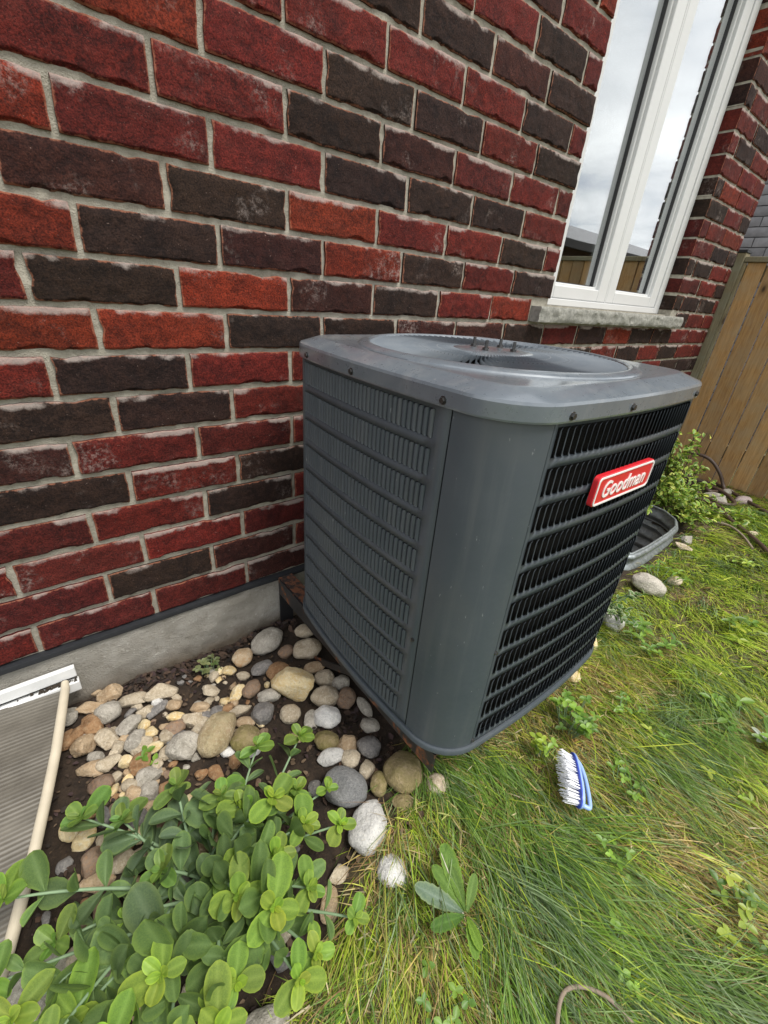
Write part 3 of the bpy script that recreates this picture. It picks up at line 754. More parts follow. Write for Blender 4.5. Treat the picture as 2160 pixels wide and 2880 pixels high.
for k in range(3):
    mb = MB(); a0 = 2*PI*k/3; P = []
    G = []
    for i in range(7):
        for j in range(5):
            r = .07+.19*i/6; a = a0+(.75*(j/4)-.2)*(.5+.5*i/6); G.append((r*math.cos(a), r*math.sin(a), .64+.035*j/4))
    mb.add(G, [(i*5+j, i*5+j+1, (i+1)*5+j+1, (i+1)*5+j) for i in range(6) for j in range(4)]); mb.build('fan_blade', M['dark_inside'], ac)
# screws along the skirt and at the panel edges
def screw(n, u, off, z, s=1.0):
    mb = MB(); p0 = Vector(fpt(n, u, off-.001, z)); nv = Vector((n[0], n[1], 0))
    mb.tube([p0, p0+nv*.0016], .0058*s, 14); mb.tube([p0+nv*.0016, p0+nv*.0052], .0042*s, 6); mb.build('screw', M['screw'], ac, True, 30)
fr, lf = (0, -1), (-1, 0)
for n, u, z in ((lf, .205, CZ+.010), (lf, -.03, CZ+.010), (lf, -.22, CZ+.010), (fr, -.222, CZ+.010), (fr, -.06, CZ+.011), (fr, .232, CZ+.011)): screw(n, u, .0085, z, 1.15)
for n, u, z in ((lf, .205, .262), (fr, -.2425, .285), (fr, -.243, .018+.01)): screw(n, u, .0003, z, .8)
# badge with raised lettering
bw, bh, bt = .212, .058, .011
badge = empty('badge', fpt(fr, .003, -.0015, .598), 0, ac)
def rrect(w, h, r, y, n=6):
    P = []
    for cx, cz, a0 in ((w/2-r, -h/2+r, -PI/2), (w/2-r, h/2-r, 0), (-w/2+r, h/2-r, PI/2), (-w/2+r, -h/2+r, PI)):
        for i in range(n+1):
            a = a0+PI/2*i/n; P.append((cx+r*math.cos(a), y, cz+r*math.sin(a)))
    return P
V, F = loft([rrect(bw, bh, .010, -.004), rrect(bw, bh, .010, -.0125), rrect(bw-.004, bh-.004, .009, -.0142)]); obj('badge_body', V, F, M['badge_red'], badge, True, 40)
V, F = loft([rrect(bw-.0035, bh-.0035, .009, -.0139), rrect(bw-.0042, bh-.0042, .0088, -.0152), rrect(bw-.0105, bh-.0105, .007, -.0152), rrect(bw-.011, bh-.011, .007, -.0136)]); obj('border', V, F, M['badge_pink'], badge, True, 30)
V, F = loft([rrect(bw-.009, bh-.009, .007, -.0138), rrect(.05, .004, .0015, -.0138)], True); obj('face_plate', V, F, M['badge_red'], badge, False)
fc = bpy.data.curves.new('lettering', 'FONT'); fc.body = "Goodman"; fc.size = .0415; fc.extrude = .0008; fc.offset = .0003; fc.shear = .22; fc.align_x = 'CENTER'; fc.align_y = 'CENTER'; fc.space_character = 1.06; fc.bevel_depth = .0
tmp = bpy.data.objects.new('tmp_text', fc); COL.objects.link(tmp)
dg = bpy.context.evaluated_depsgraph_get(); tm = bpy.data.meshes.new_from_object(tmp.evaluated_get(dg))
bpy.data.objects.remove(tmp)
tm.name = 'lettering'; tm.materials.clear(); tm.materials.append(M['badge_pink'])
co = np.array([v.co[:] for v in tm.vertices]); wx = co[:, 0].max()-co[:, 0].min(); s_ = .160/wx
midx = (co[:, 0].max()+co[:, 0].min())/2; midy = (co[:, 1].max()+co[:, 1].min())/2
inst('lettering', tm, badge, Matrix.Translation((-midx*s_, -.0144, -midy*s_)) @ Matrix.Rotation(PI/2, 4, 'X') @ Matrix.Diagonal((s_, s_*1.12, 1, 1)))

# ------------------------------------------------------------------ steel brackets carrying the unit
def angle_iron(x, flip, label):
    e = empty('steel_bracket', (x, 0, 0)); tag(e, label, 'bracket')
    s = -1 if flip else 1
    def prof(name, mat, P):
        V = []; F = []; ys = np.linspace(-.020, -.770, 40); n = len(P)
        for y in ys:
            for (px, pz) in P: V.append((s*px+.0012*mnoise.noise(Vector((y*30, px*9, x))), y, pz+.0008*mnoise.noise(Vector((y*25, pz*40, x+3)))))
        for j in range(len(ys)-1):
            for i in range(n): F.append((j*n+i, j*n+(i+1) % n, (j+1)*n+(i+1) % n, (j+1)*n+i) if s > 0 else (j*n+i, (j+1)*n+i, (j+1)*n+(i+1) % n, j*n+(i+1) % n))
        F.append(tuple(range(n))); F.append(tuple((len(ys)-1)*n+i for i in range(n))[::-1])
        return obj(name, V, F, mat, e, True, 40)
    prof('top_flange', M['rust_heavy'], [(.0058, -.0045), (.0058, -.0100), (.052, -.0100), (.052, -.0045)][::-1])
    prof('side_flange', M['rust'], [(-.0005, -.0048), (-.0005, -.066), (.0053, -.066), (.0053, -.0048)])
    mb = MB(); mb.box(s*.0 if s > 0 else -.05, .05 if s > 0 else 0, -.0190, -.0135, -.33, -.003); mb.build('wall_plate', M['rust'], e, smooth=False, bevel=.002)
    # strut running back down to the wall
    mb = MB(); xx = s*.012
    mb.add([(xx, -.42, -.068), (xx+s*.005, -.42, -.068), (xx+s*.005, -.46, -.068), (xx, -.46, -.068), (xx, -.0192, -.315), (xx+s*.005, -.0192, -.315), (xx+s*.005, -.0192, -.345), (xx, -.0192, -.345)],
           [(0, 1, 5, 4), (1, 2, 6, 5), (2, 3, 7, 6), (3, 0, 4, 7)])
    mb.build('strut', M['rust'], e, smooth=False)
    return e
angle_iron(.617, False, 'rusty black steel angle bracket running from the wall under the condenser beside the stones')
angle_iron(1.27, True, 'rusty black steel angle bracket under the condenser on its window well side')
# ------------------------------------------------------------------ stones in the bed
ROCKS_B = [
(0.538,-0.089,0.109,0.074,16,"g","r"), (0.443,-0.104,0.061,0.057,9,"o","r"), (0.477,-0.175,0.069,0.046,20,"s","r"), (0.567,-0.16,0.048,0.041,7,"b","r"),
(0.626,-0.191,0.083,0.068,-33,"c","r"), (0.659,-0.117,0.062,0.051,-33,"c","r"), (0.511,-0.216,0.069,0.051,6,"O","r"), (0.527,-0.299,0.122,0.106,-34,"y","a"),
(0.611,-0.266,0.061,0.042,-33,"t","r"), (0.614,-0.321,0.057,0.052,-34,"c","r"), (0.646,-0.363,0.052,0.045,-34,"g","r"), (0.579,-0.383,0.074,0.061,-34,"c","r"),
(0.627,-0.419,0.052,0.063,-57,"b","r"), (0.55,-0.442,0.068,0.058,-34,"w","r"), (0.472,-0.373,0.054,0.054,-34,"c","r"), (0.511,-0.42,0.037,0.054,-34,"g","r"),
(0.447,-0.287,0.06,0.039,-34,"g","r"), (0.411,-0.328,0.058,0.062,-65,"s","r"), (0.418,-0.238,0.044,0.055,-56,"b","r"), (0.463,-0.242,0.018,0.027,-34,"y","a"),
(0.378,-0.223,0.035,0.056,-61,"y","a"), (0.344,-0.222,0.028,0.026,-34,"y","a"), (0.365,-0.279,0.062,0.035,-22,"c","a"), (0.364,-0.322,0.049,0.032,-34,"t","r"),
(0.286,-0.321,0.078,0.117,-45,"m","r"), (0.344,-0.372,0.07,0.07,-34,"M","r"), (0.32,-0.168,0.052,0.035,-34,"c","a"), (0.347,-0.12,0.029,0.038,-34,"c","a"),
(0.39,-0.131,0.041,0.036,-33,"y","a"), (0.418,-0.167,0.041,0.029,-34,"c","a"), (0.343,-0.412,0.053,0.042,-11,"w","a"), (0.657,-0.471,0.03,0.06,0,"g","r"),
(0.632,-0.53,0.049,0.041,-34,"g","r"), (0.514,-0.497,0.059,0.051,-34,"M","r"), (0.555,-0.535,0.059,0.055,-34,"t","a"), (0.594,-0.578,0.057,0.055,-35,"s","r"),
(0.5,-0.542,0.061,0.042,-24,"w","r"), (0.537,-0.578,0.044,0.044,-35,"c","r"), (0.554,-0.623,0.041,0.045,-35,"c","a"), (0.482,-0.631,0.123,0.1,-54,"S","r"),
(0.617,-0.691,0.089,0.083,-45,"M","r"), (0.555,-0.671,0.038,0.051,-35,"M","r"), (0.479,-0.732,0.075,0.103,-49,"w","r"), (0.468,-0.83,0.061,0.055,-36,"w","r"),
(0.665,-0.761,0.054,0.047,-35,"c","r"), (0.575,-0.743,0.052,0.038,-35,"M","r"), (0.43,-0.584,0.032,0.036,-35,"s","r"), (0.314,-0.247,0.039,0.033,-34,"s","r"),
]
ROCKS_A = [
(0.09,-0.035,0.059,0.049,-3,"t","a"), (0.136,-0.086,0.072,0.043,-34,"c","a"), (0.204,-0.108,0.077,0.043,-13,"c","a"), (0.038,-0.055,0.076,0.035,-28,"t","a"),
(0.077,-0.1,0.054,0.06,-34,"g","a"), (0.035,-0.118,0.055,0.049,-34,"O","a"), (0.06,-0.176,0.051,0.048,-7,"c","a"), (0.01,-0.172,0.05,0.058,-35,"t","a"),
(0.11,-0.166,0.046,0.062,-69,"g","a"), (0.113,-0.217,0.045,0.054,-54,"g","a"), (0.155,-0.143,0.042,0.038,-34,"c","a"), (0.184,-0.154,0.061,0.025,24,"s","a"),
(0.225,-0.161,0.043,0.039,-34,"t","a"), (0.215,-0.195,0.045,0.026,-34,"y","a"), (0.252,-0.237,0.057,0.046,-34,"c","a"), (0.15,-0.211,0.037,0.031,-34,"y","a"),
(0.145,-0.259,0.042,0.03,-9,"y","a"), (0.182,-0.249,0.037,0.037,-34,"c","a"), (0.208,-0.268,0.055,0.024,-1,"S","a"), (0.21,-0.31,0.066,0.077,-73,"g","a"),
(0.125,-0.245,0.036,0.047,-61,"c","a"), (0.076,-0.211,0.028,0.034,-35,"c","a"), (0.028,-0.207,0.037,0.026,-35,"g","a"), (0.052,-0.244,0.048,0.037,-9,"c","a"),
(0.087,-0.26,0.033,0.029,-35,"y","a"), (0.114,-0.286,0.052,0.047,5,"O","a"), (0.12,-0.326,0.056,0.045,3,"g","a"), (0.082,-0.319,0.033,0.033,-35,"c","a"),
(0.017,-0.238,0.062,0.034,-23,"t","a"), (0.171,-0.292,0.035,0.044,-35,"c","a"), (0.084,-0.347,0.038,0.035,-35,"t","a"), (-0.01,-0.053,0.044,0.053,-34,"g","a"),
(-0.02,-0.132,0.035,0.053,-35,"O","a"), (0.276,-0.208,0.049,0.036,-34,"t","a"), (0.251,-0.272,0.028,0.034,-34,"c","a"), (0.187,-0.126,0.032,0.025,-34,"w","a"),
(0.143,-0.18,0.028,0.025,-34,"y","a"), (0.124,-0.119,0.032,0.019,10,"s","a"), (0.141,-0.108,0.029,0.019,-34,"c","a"), (0.185,-0.209,0.025,0.019,-34,"t","a"),
(0.075,-0.15,0.028,0.021,-34,"c","a"), (0.094,-0.195,0.027,0.024,-34,"t","a"), (0.145,-0.308,0.029,0.026,-35,"c","a"), (0.068,-0.224,0.026,0.023,-35,"c","a"),
(0.233,-0.309,0.03,0.036,-35,"w","a"), (0.293,-0.375,0.036,0.024,-35,"w","a"), (0.059,0.001,0.04,0.027,-34,"t","a"), (0.006,-0.126,0.033,0.036,-34,"O","a"),
]
ROCKS_R = [
(1.973,-0.699,0.138,0.092,-61,"g","r"), (2.148,-0.744,0.065,0.048,-32,"c","r"), (2.624,-0.626,0.067,0.062,-30,"g","a"), (2.534,-0.646,0.085,0.045,-81,"c","a"),
(3.635,-0.518,0.086,0.067,-57,"g","r"), (3.572,-0.63,0.096,0.07,-29,"p","r"), (3.404,-0.529,0.165,0.108,-95,"g","a"), (3.222,-0.65,0.053,0.035,-29,"c","r"),
(3.106,-0.802,0.061,0.044,-30,"c","r"), (1.628,-0.718,0.077,0.081,-48,"w","r"), (1.466,-0.731,0.038,0.063,-66,"y","r"), (1.271,-0.767,0.05,0.046,-34,"y","r"),
]

bm = bmesh.new(); bmesh.ops.create_icosphere(bm, subdivisions=4, radius=1.0)
bm.verts.ensure_lookup_table(); ICO_V = np.array([v.co[:] for v in bm.verts]); ICO_F = [tuple(v.index for v in f.verts) for f in bm.faces]; bm.free()
bm = bmesh.new(); bmesh.ops.create_icosphere(bm, subdivisions=3, radius=1.0)
bm.verts.ensure_lookup_table(); ICO3_V = np.array([v.co[:] for v in bm.verts]); ICO3_F = [tuple(v.index for v in f.verts) for f in bm.faces]; bm.free()
ROCK_NAME = {'g': 'pale grey cream', 'c': 'beige', 'o': 'cream and orange', 's': 'slate grey', 'b': 'brown', 'O': 'orange brown', 'y': 'pale yellow', 't': 'tan', 'w': 'whitish', 'm': 'mossy tan', 'M': 'olive mossy', 'S': 'dark grey', 'p': 'pinkish'}
def rock(x, y, w, h, ang, colr, style, seed, label, group=None, sink=.30, hz=None, gzv=None):
    rs = np.random.default_rng(seed+500)
    big = max(w, h) > .055
    V = (ICO_V if big else ICO3_V).copy()
    if style == 'a':
        for k in range(rs.integers(9, 15)):
            d = rs.normal(size=3); d /= np.linalg.norm(d); c0 = rs.uniform(.60, .88)
            dd = V@d; over = np.clip(dd-c0, 0, None); V -= np.outer(over*.92, d)
    else:
        for k in range(3):
            d = rs.normal(size=3); d /= np.linalg.norm(d); c0 = rs.uniform(.72, .92)
            dd = V@d; over = np.clip(dd-c0, 0, None); V -= np.outer(over*.6, d)
    n1_ = np.array([mnoise.noise(Vector((*(v*1.4+seed*3.7),))) for v in V])
    n2_ = np.array([mnoise.noise(Vector((*(v*5+seed*1.3),))) for v in V]) if big else 0
    n3_ = np.array([mnoise.noise(Vector((*(v*11+seed*1.9),))) for v in V]) if big else 0
    V *= (1+(.14 if style == 'r' else .10)*n1_+(.03 if style == 'r' else .05)*n2_+.014*n3_)[:, None]
    ht = hz if hz else min(w, h)*rs.uniform(.62, .85)
    V *= np.array([w/2, h/2, ht/2])
    tilt = Matrix.Rotation(rs.uniform(-.25, .25), 3, 'X') @ Matrix.Rotation(rs.uniform(-.25, .25), 3, 'Y')
    V = V@np.array(tilt).T
    zg = float(gz(x, y)) if gzv is None else gzv
    o = obj('stone', V, ICO_F if big else ICO3_F, ST[colr], None, True, None)
    lowest = V[:, 2].min()
    o.location = (x, y, zg-lowest-ht*sink); o.rotation_euler = (0, 0, R_(ang))
    return tag(o, label, 'stone', group)
SPECIAL_B = {0: 'large pale grey oval stone lying against the concrete foundation', 1: 'cream and orange stone touching the grey oval stone by the foundation', 2: 'smooth slate grey curved stone between the cream stone and brown stones',
 4: 'pale beige rounded stone next to the steel bracket near the wall', 5: 'beige stone half hidden under the steel bracket near the wall', 6: 'orange brown rounded stone touching the large yellow stone',
 7: 'largest pale yellow angular stone in the gravel bed', 13: 'bright white rounded stone above the sedum leaves', 12: 'brown pointed stone lying against the steel bracket', 24: 'large egg shaped mossy tan stone standing in the gravel bed',
 25: 'yellow green mossy rounded stone beside the large mossy egg', 39: 'big dark grey boulder partly under the sedum leaves', 40: 'olive green boulder at the front end of the steel bracket', 41: 'small olive stone beside the olive green boulder',
 42: 'speckled white grey boulder in the grass beside the sedum', 43: 'pale stone half sunk in the grass below the sedum', 30: 'white angular stone touching the sedum leaves', 17: 'taupe grey rounded stone below the large yellow stone', 3: 'small brown grey stone between foundation and bracket',
 18: 'brown oval stone left of the large yellow stone', 34: 'tan orange angular stone between sedum and bracket', 36: 'light grey flattened stone touching the sedum', 37: 'small cream round stone between two grey stones near the sedum'}
LANDMARKS = [(.0, -.16, 'the beige tube'), (-.03, -.28, 'the beige tube'), (.286, -.321, 'the mossy egg stone'), (.527, -.299, 'the largest yellow stone'), (.345, -.085, 'the clover'), (.56, -.14, 'the grey oval stone'), (.64, -.30, 'the bracket'), (.65, -.48, 'the bracket'),
             (.50, -.62, 'the dark grey boulder'), (.16, -.47, 'the sedum leaves'), (.05, -.42, 'the sedum leaves'), (.30, -.45, 'the sedum leaves'), (.135, -.285, 'the tiny seedling'), (.55, -.442, 'the bright white stone')]
def near(x, y):
    d = [(math.hypot(x-a, y-b), n) for a, b, n in LANDMARKS]+[(abs(y)*1.1, 'the foundation')]; return min(d)[1]
def size_word(w, h): 
    s = max(w, h); return 'large' if s > .085 else ('medium' if s > .055 else 'small')
for i, (x, y, w_, h_, an, c_, s_) in enumerate(ROCKS_B):
    lab = SPECIAL_B.get(i); grp = None
    if lab is None:
        shp = 'rounded' if s_ == 'r' else 'angular'; lab = f'{size_word(w_, h_)} {ROCK_NAME[c_]} {shp} stone in the bed close to {near(x, y)}'; grp = 'loose stones beside the condenser'
    kz = .92 if i == 39 else 1.12; rock(x, y, w_*kz, h_*kz, an, c_, s_, i, lab, grp, sink=.16 if i not in (43, 44, 45) else .5)
for i, (x, y, w_, h_, an, c_, s_) in enumerate(ROCKS_A):
    lab = f'{size_word(w_, h_)} {ROCK_NAME[c_]} angular gravel stone close to {near(x, y)}'
    rock(x, y, w_*1.22, h_*1.22, an, c_, s_, i+100, lab, 'gravel stones by the window well cover', sink=.18)
SPEC_R = ['large pale domed stone in the grass by the galvanised window well', 'small pale stone in the grass near the galvanised window well', 'grey angular stone under the variegated shrub', 'beige flat stone under the variegated shrub',
          'grey rounded stone at the foot of the fence by the hose', 'pinkish rounded stone at the foot of the fence', 'large grey angular stone under the coiled hose', 'small cream stone in the grass near the hose', 'cream stone in the grass beyond the hose',
          'white spotted stone beside the condenser on the lawn side', 'yellowish stone half under the condenser front edge', 'small yellowish stone in the grass under the condenser front']
for i, (x, y, w_, h_, an, c_, s_) in enumerate(ROCKS_R):
    rock(x, y, w_*1.05, h_*1.05, an, c_, s_, i+300, SPEC_R[i], None, sink=.15)
# flat pale slabs under the near end of the sedum
rock(-.125, -.600, .16, .10, 35, 'g', 'a', 401, 'flat grey slab stone under the sedum beside the well cover', sink=.2, hz=.05)
rock(-.035, -.665, .19, .12, 20, 'c', 'a', 402, 'flat beige slab stone under the sedum near the lawn', sink=.2, hz=.05)
rock(.155, -.885, .11, .08, 10, 'g', 'r', 403, 'rounded grey stone at the lawn edge under the sedum', sink=.25, hz=.05)
# further gravel below the sedum
rg = np.random.default_rng(77); placed = [(a[0], a[1], max(a[2], a[3])/2) for a in ROCKS_A+ROCKS_B]
cnt = 0; tries = 0
while cnt < 165 and tries < 20000:
    tries += 1
    x, y = rg.uniform(-.12, .52), rg.uniform(-.84, -.10); s = rg.uniform(.022, .062)
    if cnt < 46: x, y = rg.uniform(-.06, .27), rg.uniform(-.64, -.33); s = rg.uniform(.028, .055)
    if cnt >= 95: s = rg.uniform(.014, .027)
    if cnt >= 105: x, y = rg.uniform(.03, .40), rg.uniform(-.38, -.07)
    if y < edge_y(x)+.04 or x < np.interp(y, [-.70, -.50, -.40, -.30, -.03], [-.20, -.095, -.06, -.03, .04]): continue
    if any(math.hypot(x-a, y-b) < .55*(s/2+r) for a, b, r in placed): continue
    placed.append((x, y, s/2)); c_ = rg.choice(list('cctgtOybs'))
    if s >= .03: lab, grp = f'{ROCK_NAME[c_]} loose stone under the sedum near {near(x, y)}', 'gravel stones under the sedum'
    else: lab, grp = f'tiny {ROCK_NAME[c_]} pebble in the stone bed near {near(x, y)}', 'pebbles in the stone bed'
    rock(x, y, s*rg.uniform(1.0, 1.3), s*rg.uniform(.75, 1.0), rg.uniform(0, 180), c_, 'a', 600+cnt, lab, grp, sink=.2); cnt += 1
# leaf litter and bark crumbs along the foundation
V = []; F = []; Cc = []
def litter(n, fx, lo, hi, pal):
    for k in range(n):
        x, y = fx(); z = float(gz(x, y))+rg.uniform(.001, .012); s = rg.uniform(lo, hi); a = rg.uniform(0, 2*PI); e = rg.uniform(.35, .8)
        tl = Matrix.Rotation(a, 3, 'Z') @ Matrix.Rotation(rg.uniform(-.7, .7), 3, 'X') @ Matrix.Rotation(rg.uniform(-.7, .7), 3, 'Y')
        b = len(V); cu = rg.uniform(.1, .5)*s
        for (u, v, ww) in ((-s, 0, 0), (-s*.3, -s*e, cu), (s*.5, -s*e*.7, cu*.6), (s, 0, 0), (s*.4, s*e*.8, cu), (-s*.4, s*e, cu*.5)):
            p = tl @ Vector((u, v, ww)); V.append((x+p.x, y+p.y, z+p.z))
        F.append((b, b+1, b+2, b+3)); F.append((b, b+3, b+4, b+5)); c = pal[rg.integers(len(pal))]; f = rg.uniform(.6, 1.3); Cc.extend([tuple(q*f for q in c)]*6)
PALD = [(.05, .032, .022), (.075, .045, .03), (.035, .025, .02), (.10, .06, .04), (.06, .035, .035)]
litter(520, lambda: (rg.uniform(.05, .66), -abs(rg.normal(0, .035))-.012), .004, .015, PALD)
litter(1500, lambda: (rg.uniform(-.12, .64), rg.uniform(-.86, -.03)), .002, .009, PALD+[(.13, .085, .05), (.16, .11, .07)])
litter(160, lambda: (rg.uniform(.48, .66), rg.uniform(-.68, -.45)), .003, .012, PALD+[(.14, .08, .05)])
me = fast_mesh('leaf_litter', V, F, M['dry'], np.array(Cc), False); tag(inst('leaf_litter', me), 'dark dry leaf litter and bark crumbs along the foundation', 'leaf litter', kind='stuff')

# ------------------------------------------------------------------ window well cover at the left
wc = empty('window_well_cover', (-.2, -.02, -.2)); tag(wc, 'ribbed grey plastic window well cover with beige tube edge fixed to the foundation', 'well cover')
def wcs(mb, name, mat, **k): 
    o = mb.build(name, mat, None, **k); o.parent = wc; o.matrix_parent_inverse = Matrix.Translation((.2, .02, .2)); return o
mb = MB(); mb.box(-.62, .034, -.0245, -.0105, -.088, -.056); wcs(mb, 'upper_rail', M['white_plastic'], smooth=False, bevel=.002)
mb = MB(); mb.box(-.62, .036, -.040, -.0250, -.124, -.094); mb.box(-.62, .0355, -.0252, -.012, -.118, -.100); wcs(mb, 'lower_rail', M['white_plastic'], smooth=False, bevel=.002)
mb = MB(); mb.tube([(.006, -.030, -.090), (.004, -.052, -.092), (-.012, -.12, -.103), (-.034, -.21, -.118), (-.060, -.30, -.132), (-.092, -.40, -.150), (-.128, -.50, -.168), (-.16, -.585, -.182)], [.0085, .010, .0105, .0105, .0105, .0105, .0105, .0105], 14); wcs(mb, 'edge_tube', M['beige_tube'], sharp=60)
V = []; F = []; nu, nv = 12, 160
for j in range(nv+1):
    tv = j/nv; y = -.036-(.55)*tv; xr = np.interp(y, [-.585, -.50, -.40, -.30, -.21, -.12, -.03], [-.162, -.130, -.094, -.062, -.036, -.014, .002]); zr = np.interp(y, [-.585, -.30, -.03], [-.186, -.137, -.102])
    for i in range(nu+1):
        x = xr+(-.75-xr)*i/nu; zb = .0005*math.sin(y*2*PI/.0105)
        V.append((x, y, zr+zb+.02*math.sin(PI*i/nu)))
for j in range(nv):
    for i in range(nu): F.append((j*(nu+1)+i, j*(nu+1)+i+1, (j+1)*(nu+1)+i+1, (j+1)*(nu+1)+i))
mb = MB(); mb.V, mb.F = V, F; wcs(mb, 'ribbed_sheet', M['ribbed'])
mb = MB()
for k in range(70):
    x = rg.normal(-.008, .026) if k < 60 else rg.uniform(-.3, .03); x = min(x, .03); s = rg.uniform(.0015, .005); y = -.0255-rg.uniform(0, .008); z = -.0915+rg.uniform(-.006, .004)
    mb.add([(x-s, y-s, z), (x+s, y-s*.6, z), (x+s*.5, y+s, z), (x, y, z+s*1.2), (x-.2*s, y-.3*s, z-s)], [(0, 1, 3), (1, 2, 3), (2, 0, 3), (1, 0, 4), (2, 1, 4), (0, 2, 4)])
o = wcs(mb, 'dirt', M['grime'], smooth=False); o["kind"] = "stuff"

# ------------------------------------------------------------------ galvanised window well behind the unit
def corr_path(P, n=6):
    P = [Vector((*p, 0)) for p in P]; out = []
    for i in range(len(P)-1):
        for k in range(n): out.append(P[i].lerp(P[i+1], k/n))
    out.append(P[-1]); return out
path = corr_path(WELL, 4); V = []; F = []
zs = np.linspace(-.118, -.72, 58); nP = len(path)
def pnorm(i):
    a = path[max(0, i-1)]; b = path[min(nP-1, i+1)]; t_ = (b-a).normalized(); return Vector((t_.y*1, -t_.x, 0))
for z in zs:
    o_ = .014*math.sin((z+.118)*2*PI/.067)
    for i, p in enumerate(path): q = p-pnorm(i)*(o_-.004); V.append((q.x, min(q.y, -.006), z))
for j in range(len(zs)-1):
    for i in range(nP-1): F.append((j*nP+i, j*nP+i+1, (j+1)*nP+i+1, (j+1)*nP+i))
well = empty('window_well', (2.4, -.3, -.2)); tag(well, 'corrugated galvanised steel window well sunk in the ground behind the condenser', 'window well')
def wl(o): o.parent = well; o.matrix_parent_inverse = Matrix.Translation((-2.4, .3, .2)); return o
o = wl(obj('corrugated_wall', V, F, M['galv'], None, True, 60)); md = o.modifiers.new('sheet', 'SOLIDIFY'); md.thickness = .002; md.offset = 0
mb = MB(); mb.tube([(p.x, min(p.y, -.008), -.1165) for p in path], .0055, 8); wl(mb.build('rolled_rim', M['galv']))
mb = MB(); mb.add([(x, y, -.70) for x, y in WELL], [tuple(range(len(WELL)))]); wl(mb.build('gravel_floor', M['ground'], None, False))

# ------------------------------------------------------------------ fence
FX = 3.835
fence = empty('cedar_fence', (FX, -1.5, -.2)); tag(fence, 'brown cedar board fence with capped post beside the brick corner', 'fence')
def fn(o): o.parent = fence; o.matrix_parent_inverse = Matrix.Translation((-FX, 1.5, .2)); return o
y = -.060; k = 0
while y > -5.6:
    wd = .0975+rg.uniform(-.002, .002); bb = .010
    mb = MB(); x0 = FX+rg.uniform(-.006, .004)
    z0, z1 = -.178+rg.uniform(-.012, .006), 1.205
    mb.box(x0, x0+.016, -wd, 0, z0, z1)
    o = mb.build('board', M['cedar'], None, smooth=False, bevel=.003); fn(o); o.matrix_parent_inverse = Matrix.Translation((-FX, 1.5, .2)); o.location = (0, y, 0); o.rotation_euler = (rg.uniform(-.0015, .0015), 0, 0)
    y -= .1055; k += 1
mb = MB(); mb.box(FX-.030, FX+.058, -.040, .052, -.30, 1.255); fn(mb.build('post', M['cedar_grey'], None, smooth=False, bevel=.004))
mb = MB(); mb.box(FX-.034, FX+.062, -.044, .056, 1.2555, 1.272); fn(mb.build('post_cap', M['flashing'], None, smooth=False, bevel=.002))
for py in (-2.5, -4.9):
    mb = MB(); mb.box(FX+.0245, FX+.11, py-.045, py+.045, -.30, 1.22); fn(mb.build('post', M['cedar_grey'], None, smooth=False, bevel=.004))
mb = MB(); mb.box(FX-.022, FX+.048, -5.7, -.0415, 1.2055, 1.235); fn(mb.build('cap_rail', M['cedar_grey'], None, smooth=False, bevel=.003))
mb = MB(); mb.box(FX+.0195, FX+.06, -5.7, -.0415, 1.10, 1.19); mb.box(FX+.0195, FX+.06, -5.7, -.0415, .0, .09); fn(mb.build('back_rail', M['cedar_grey'], None, smooth=False))
mb = MB(); mb.box(FX-.024, FX-.002, -.0585, -.0415, -.18, 1.20); fn(mb.build('trim_strip', M['cedar_grey'], None, smooth=False, bevel=.002))

# ------------------------------------------------------------------ neighbouring houses and tree
NX = 5.6; gh = empty('grey_brick_house', (NX, 2, -.2)); tag(gh, 'grey brick house wall rising beyond the cedar fence', 'house')
def ghp(o): o.parent = gh; o.matrix_parent_inverse = Matrix.Translation((-NX, -2, .2)); return o
gwall = ghp(MB().box(NX+.004, NX+5, -.35, 9, -.25, 5.2).build('wall', M['grey_mortar'], None, smooth=False))
gm = {}
for row in range(30):
    z = -.2+row*.0800
    for q in range(5):
        y0 = -.35+q*.235+(.1175 if row % 2 else 0)
        if y0+.227 > 1.2: continue
        sh = rg.integers(4)
        if sh not in gm:
            V = []; F = []; nu, nv = 8, 4
            for j in range(nv+1):
                for i in range(nu+1):
                    e = (i in (0, nu) or j in (0, nv)); u, v = .227*i/nu, .072*j/nv
                    V.append((.004*e-.0025*mnoise.noise(Vector((u*30, v*30, float(sh)))), u+.003*mnoise.noise(Vector((v*60, sh, 1)))*e, v+.003*mnoise.noise(Vector((u*50, sh, 4)))*e))
            b = len(V); nn = nu+1
            for j in range(nv):
                for i in range(nu): F.append((j*nn+i, (j+1)*nn+i, (j+1)*nn+i+1, j*nn+i+1))
            ring = list(range(nn))+[j*nn+nu for j in range(1, nv+1)]+[nv*nn+i for i in range(nu-1, -1, -1)]+[j*nn for j in range(nv-1, 0, -1)]
            for k in ring: V.append((.02, V[k][1], V[k][2]))
            for k in range(len(ring)): F.append((ring[k], ring[(k+1) % len(ring)], b+(k+1) % len(ring), b+k))
            gm[sh] = mesh_data('brick', V, F, M['grey_brick'], True, 50)
        o = inst('brick', gm[sh], gwall); o.matrix_parent_inverse = gwall.matrix_parent_inverse.copy() if False else Matrix.Identity(4); o.location = (NX-.006, y0, z)
mb = MB(); mb.add([(NX-.5, -.8, 5.2), (NX+5.5, -.8, 5.2), (NX+5.5, 9.5, 5.2), (NX-.5, 9.5, 5.2), (NX+2.5, 3, 7.4), (NX+2.5, 6, 7.4)], [(0, 1, 4), (1, 2, 5, 4), (2, 3, 5), (3, 0, 4, 5), (3, 2, 1, 0)]); ghp(mb.build('roof', M['shingle'], None, False))
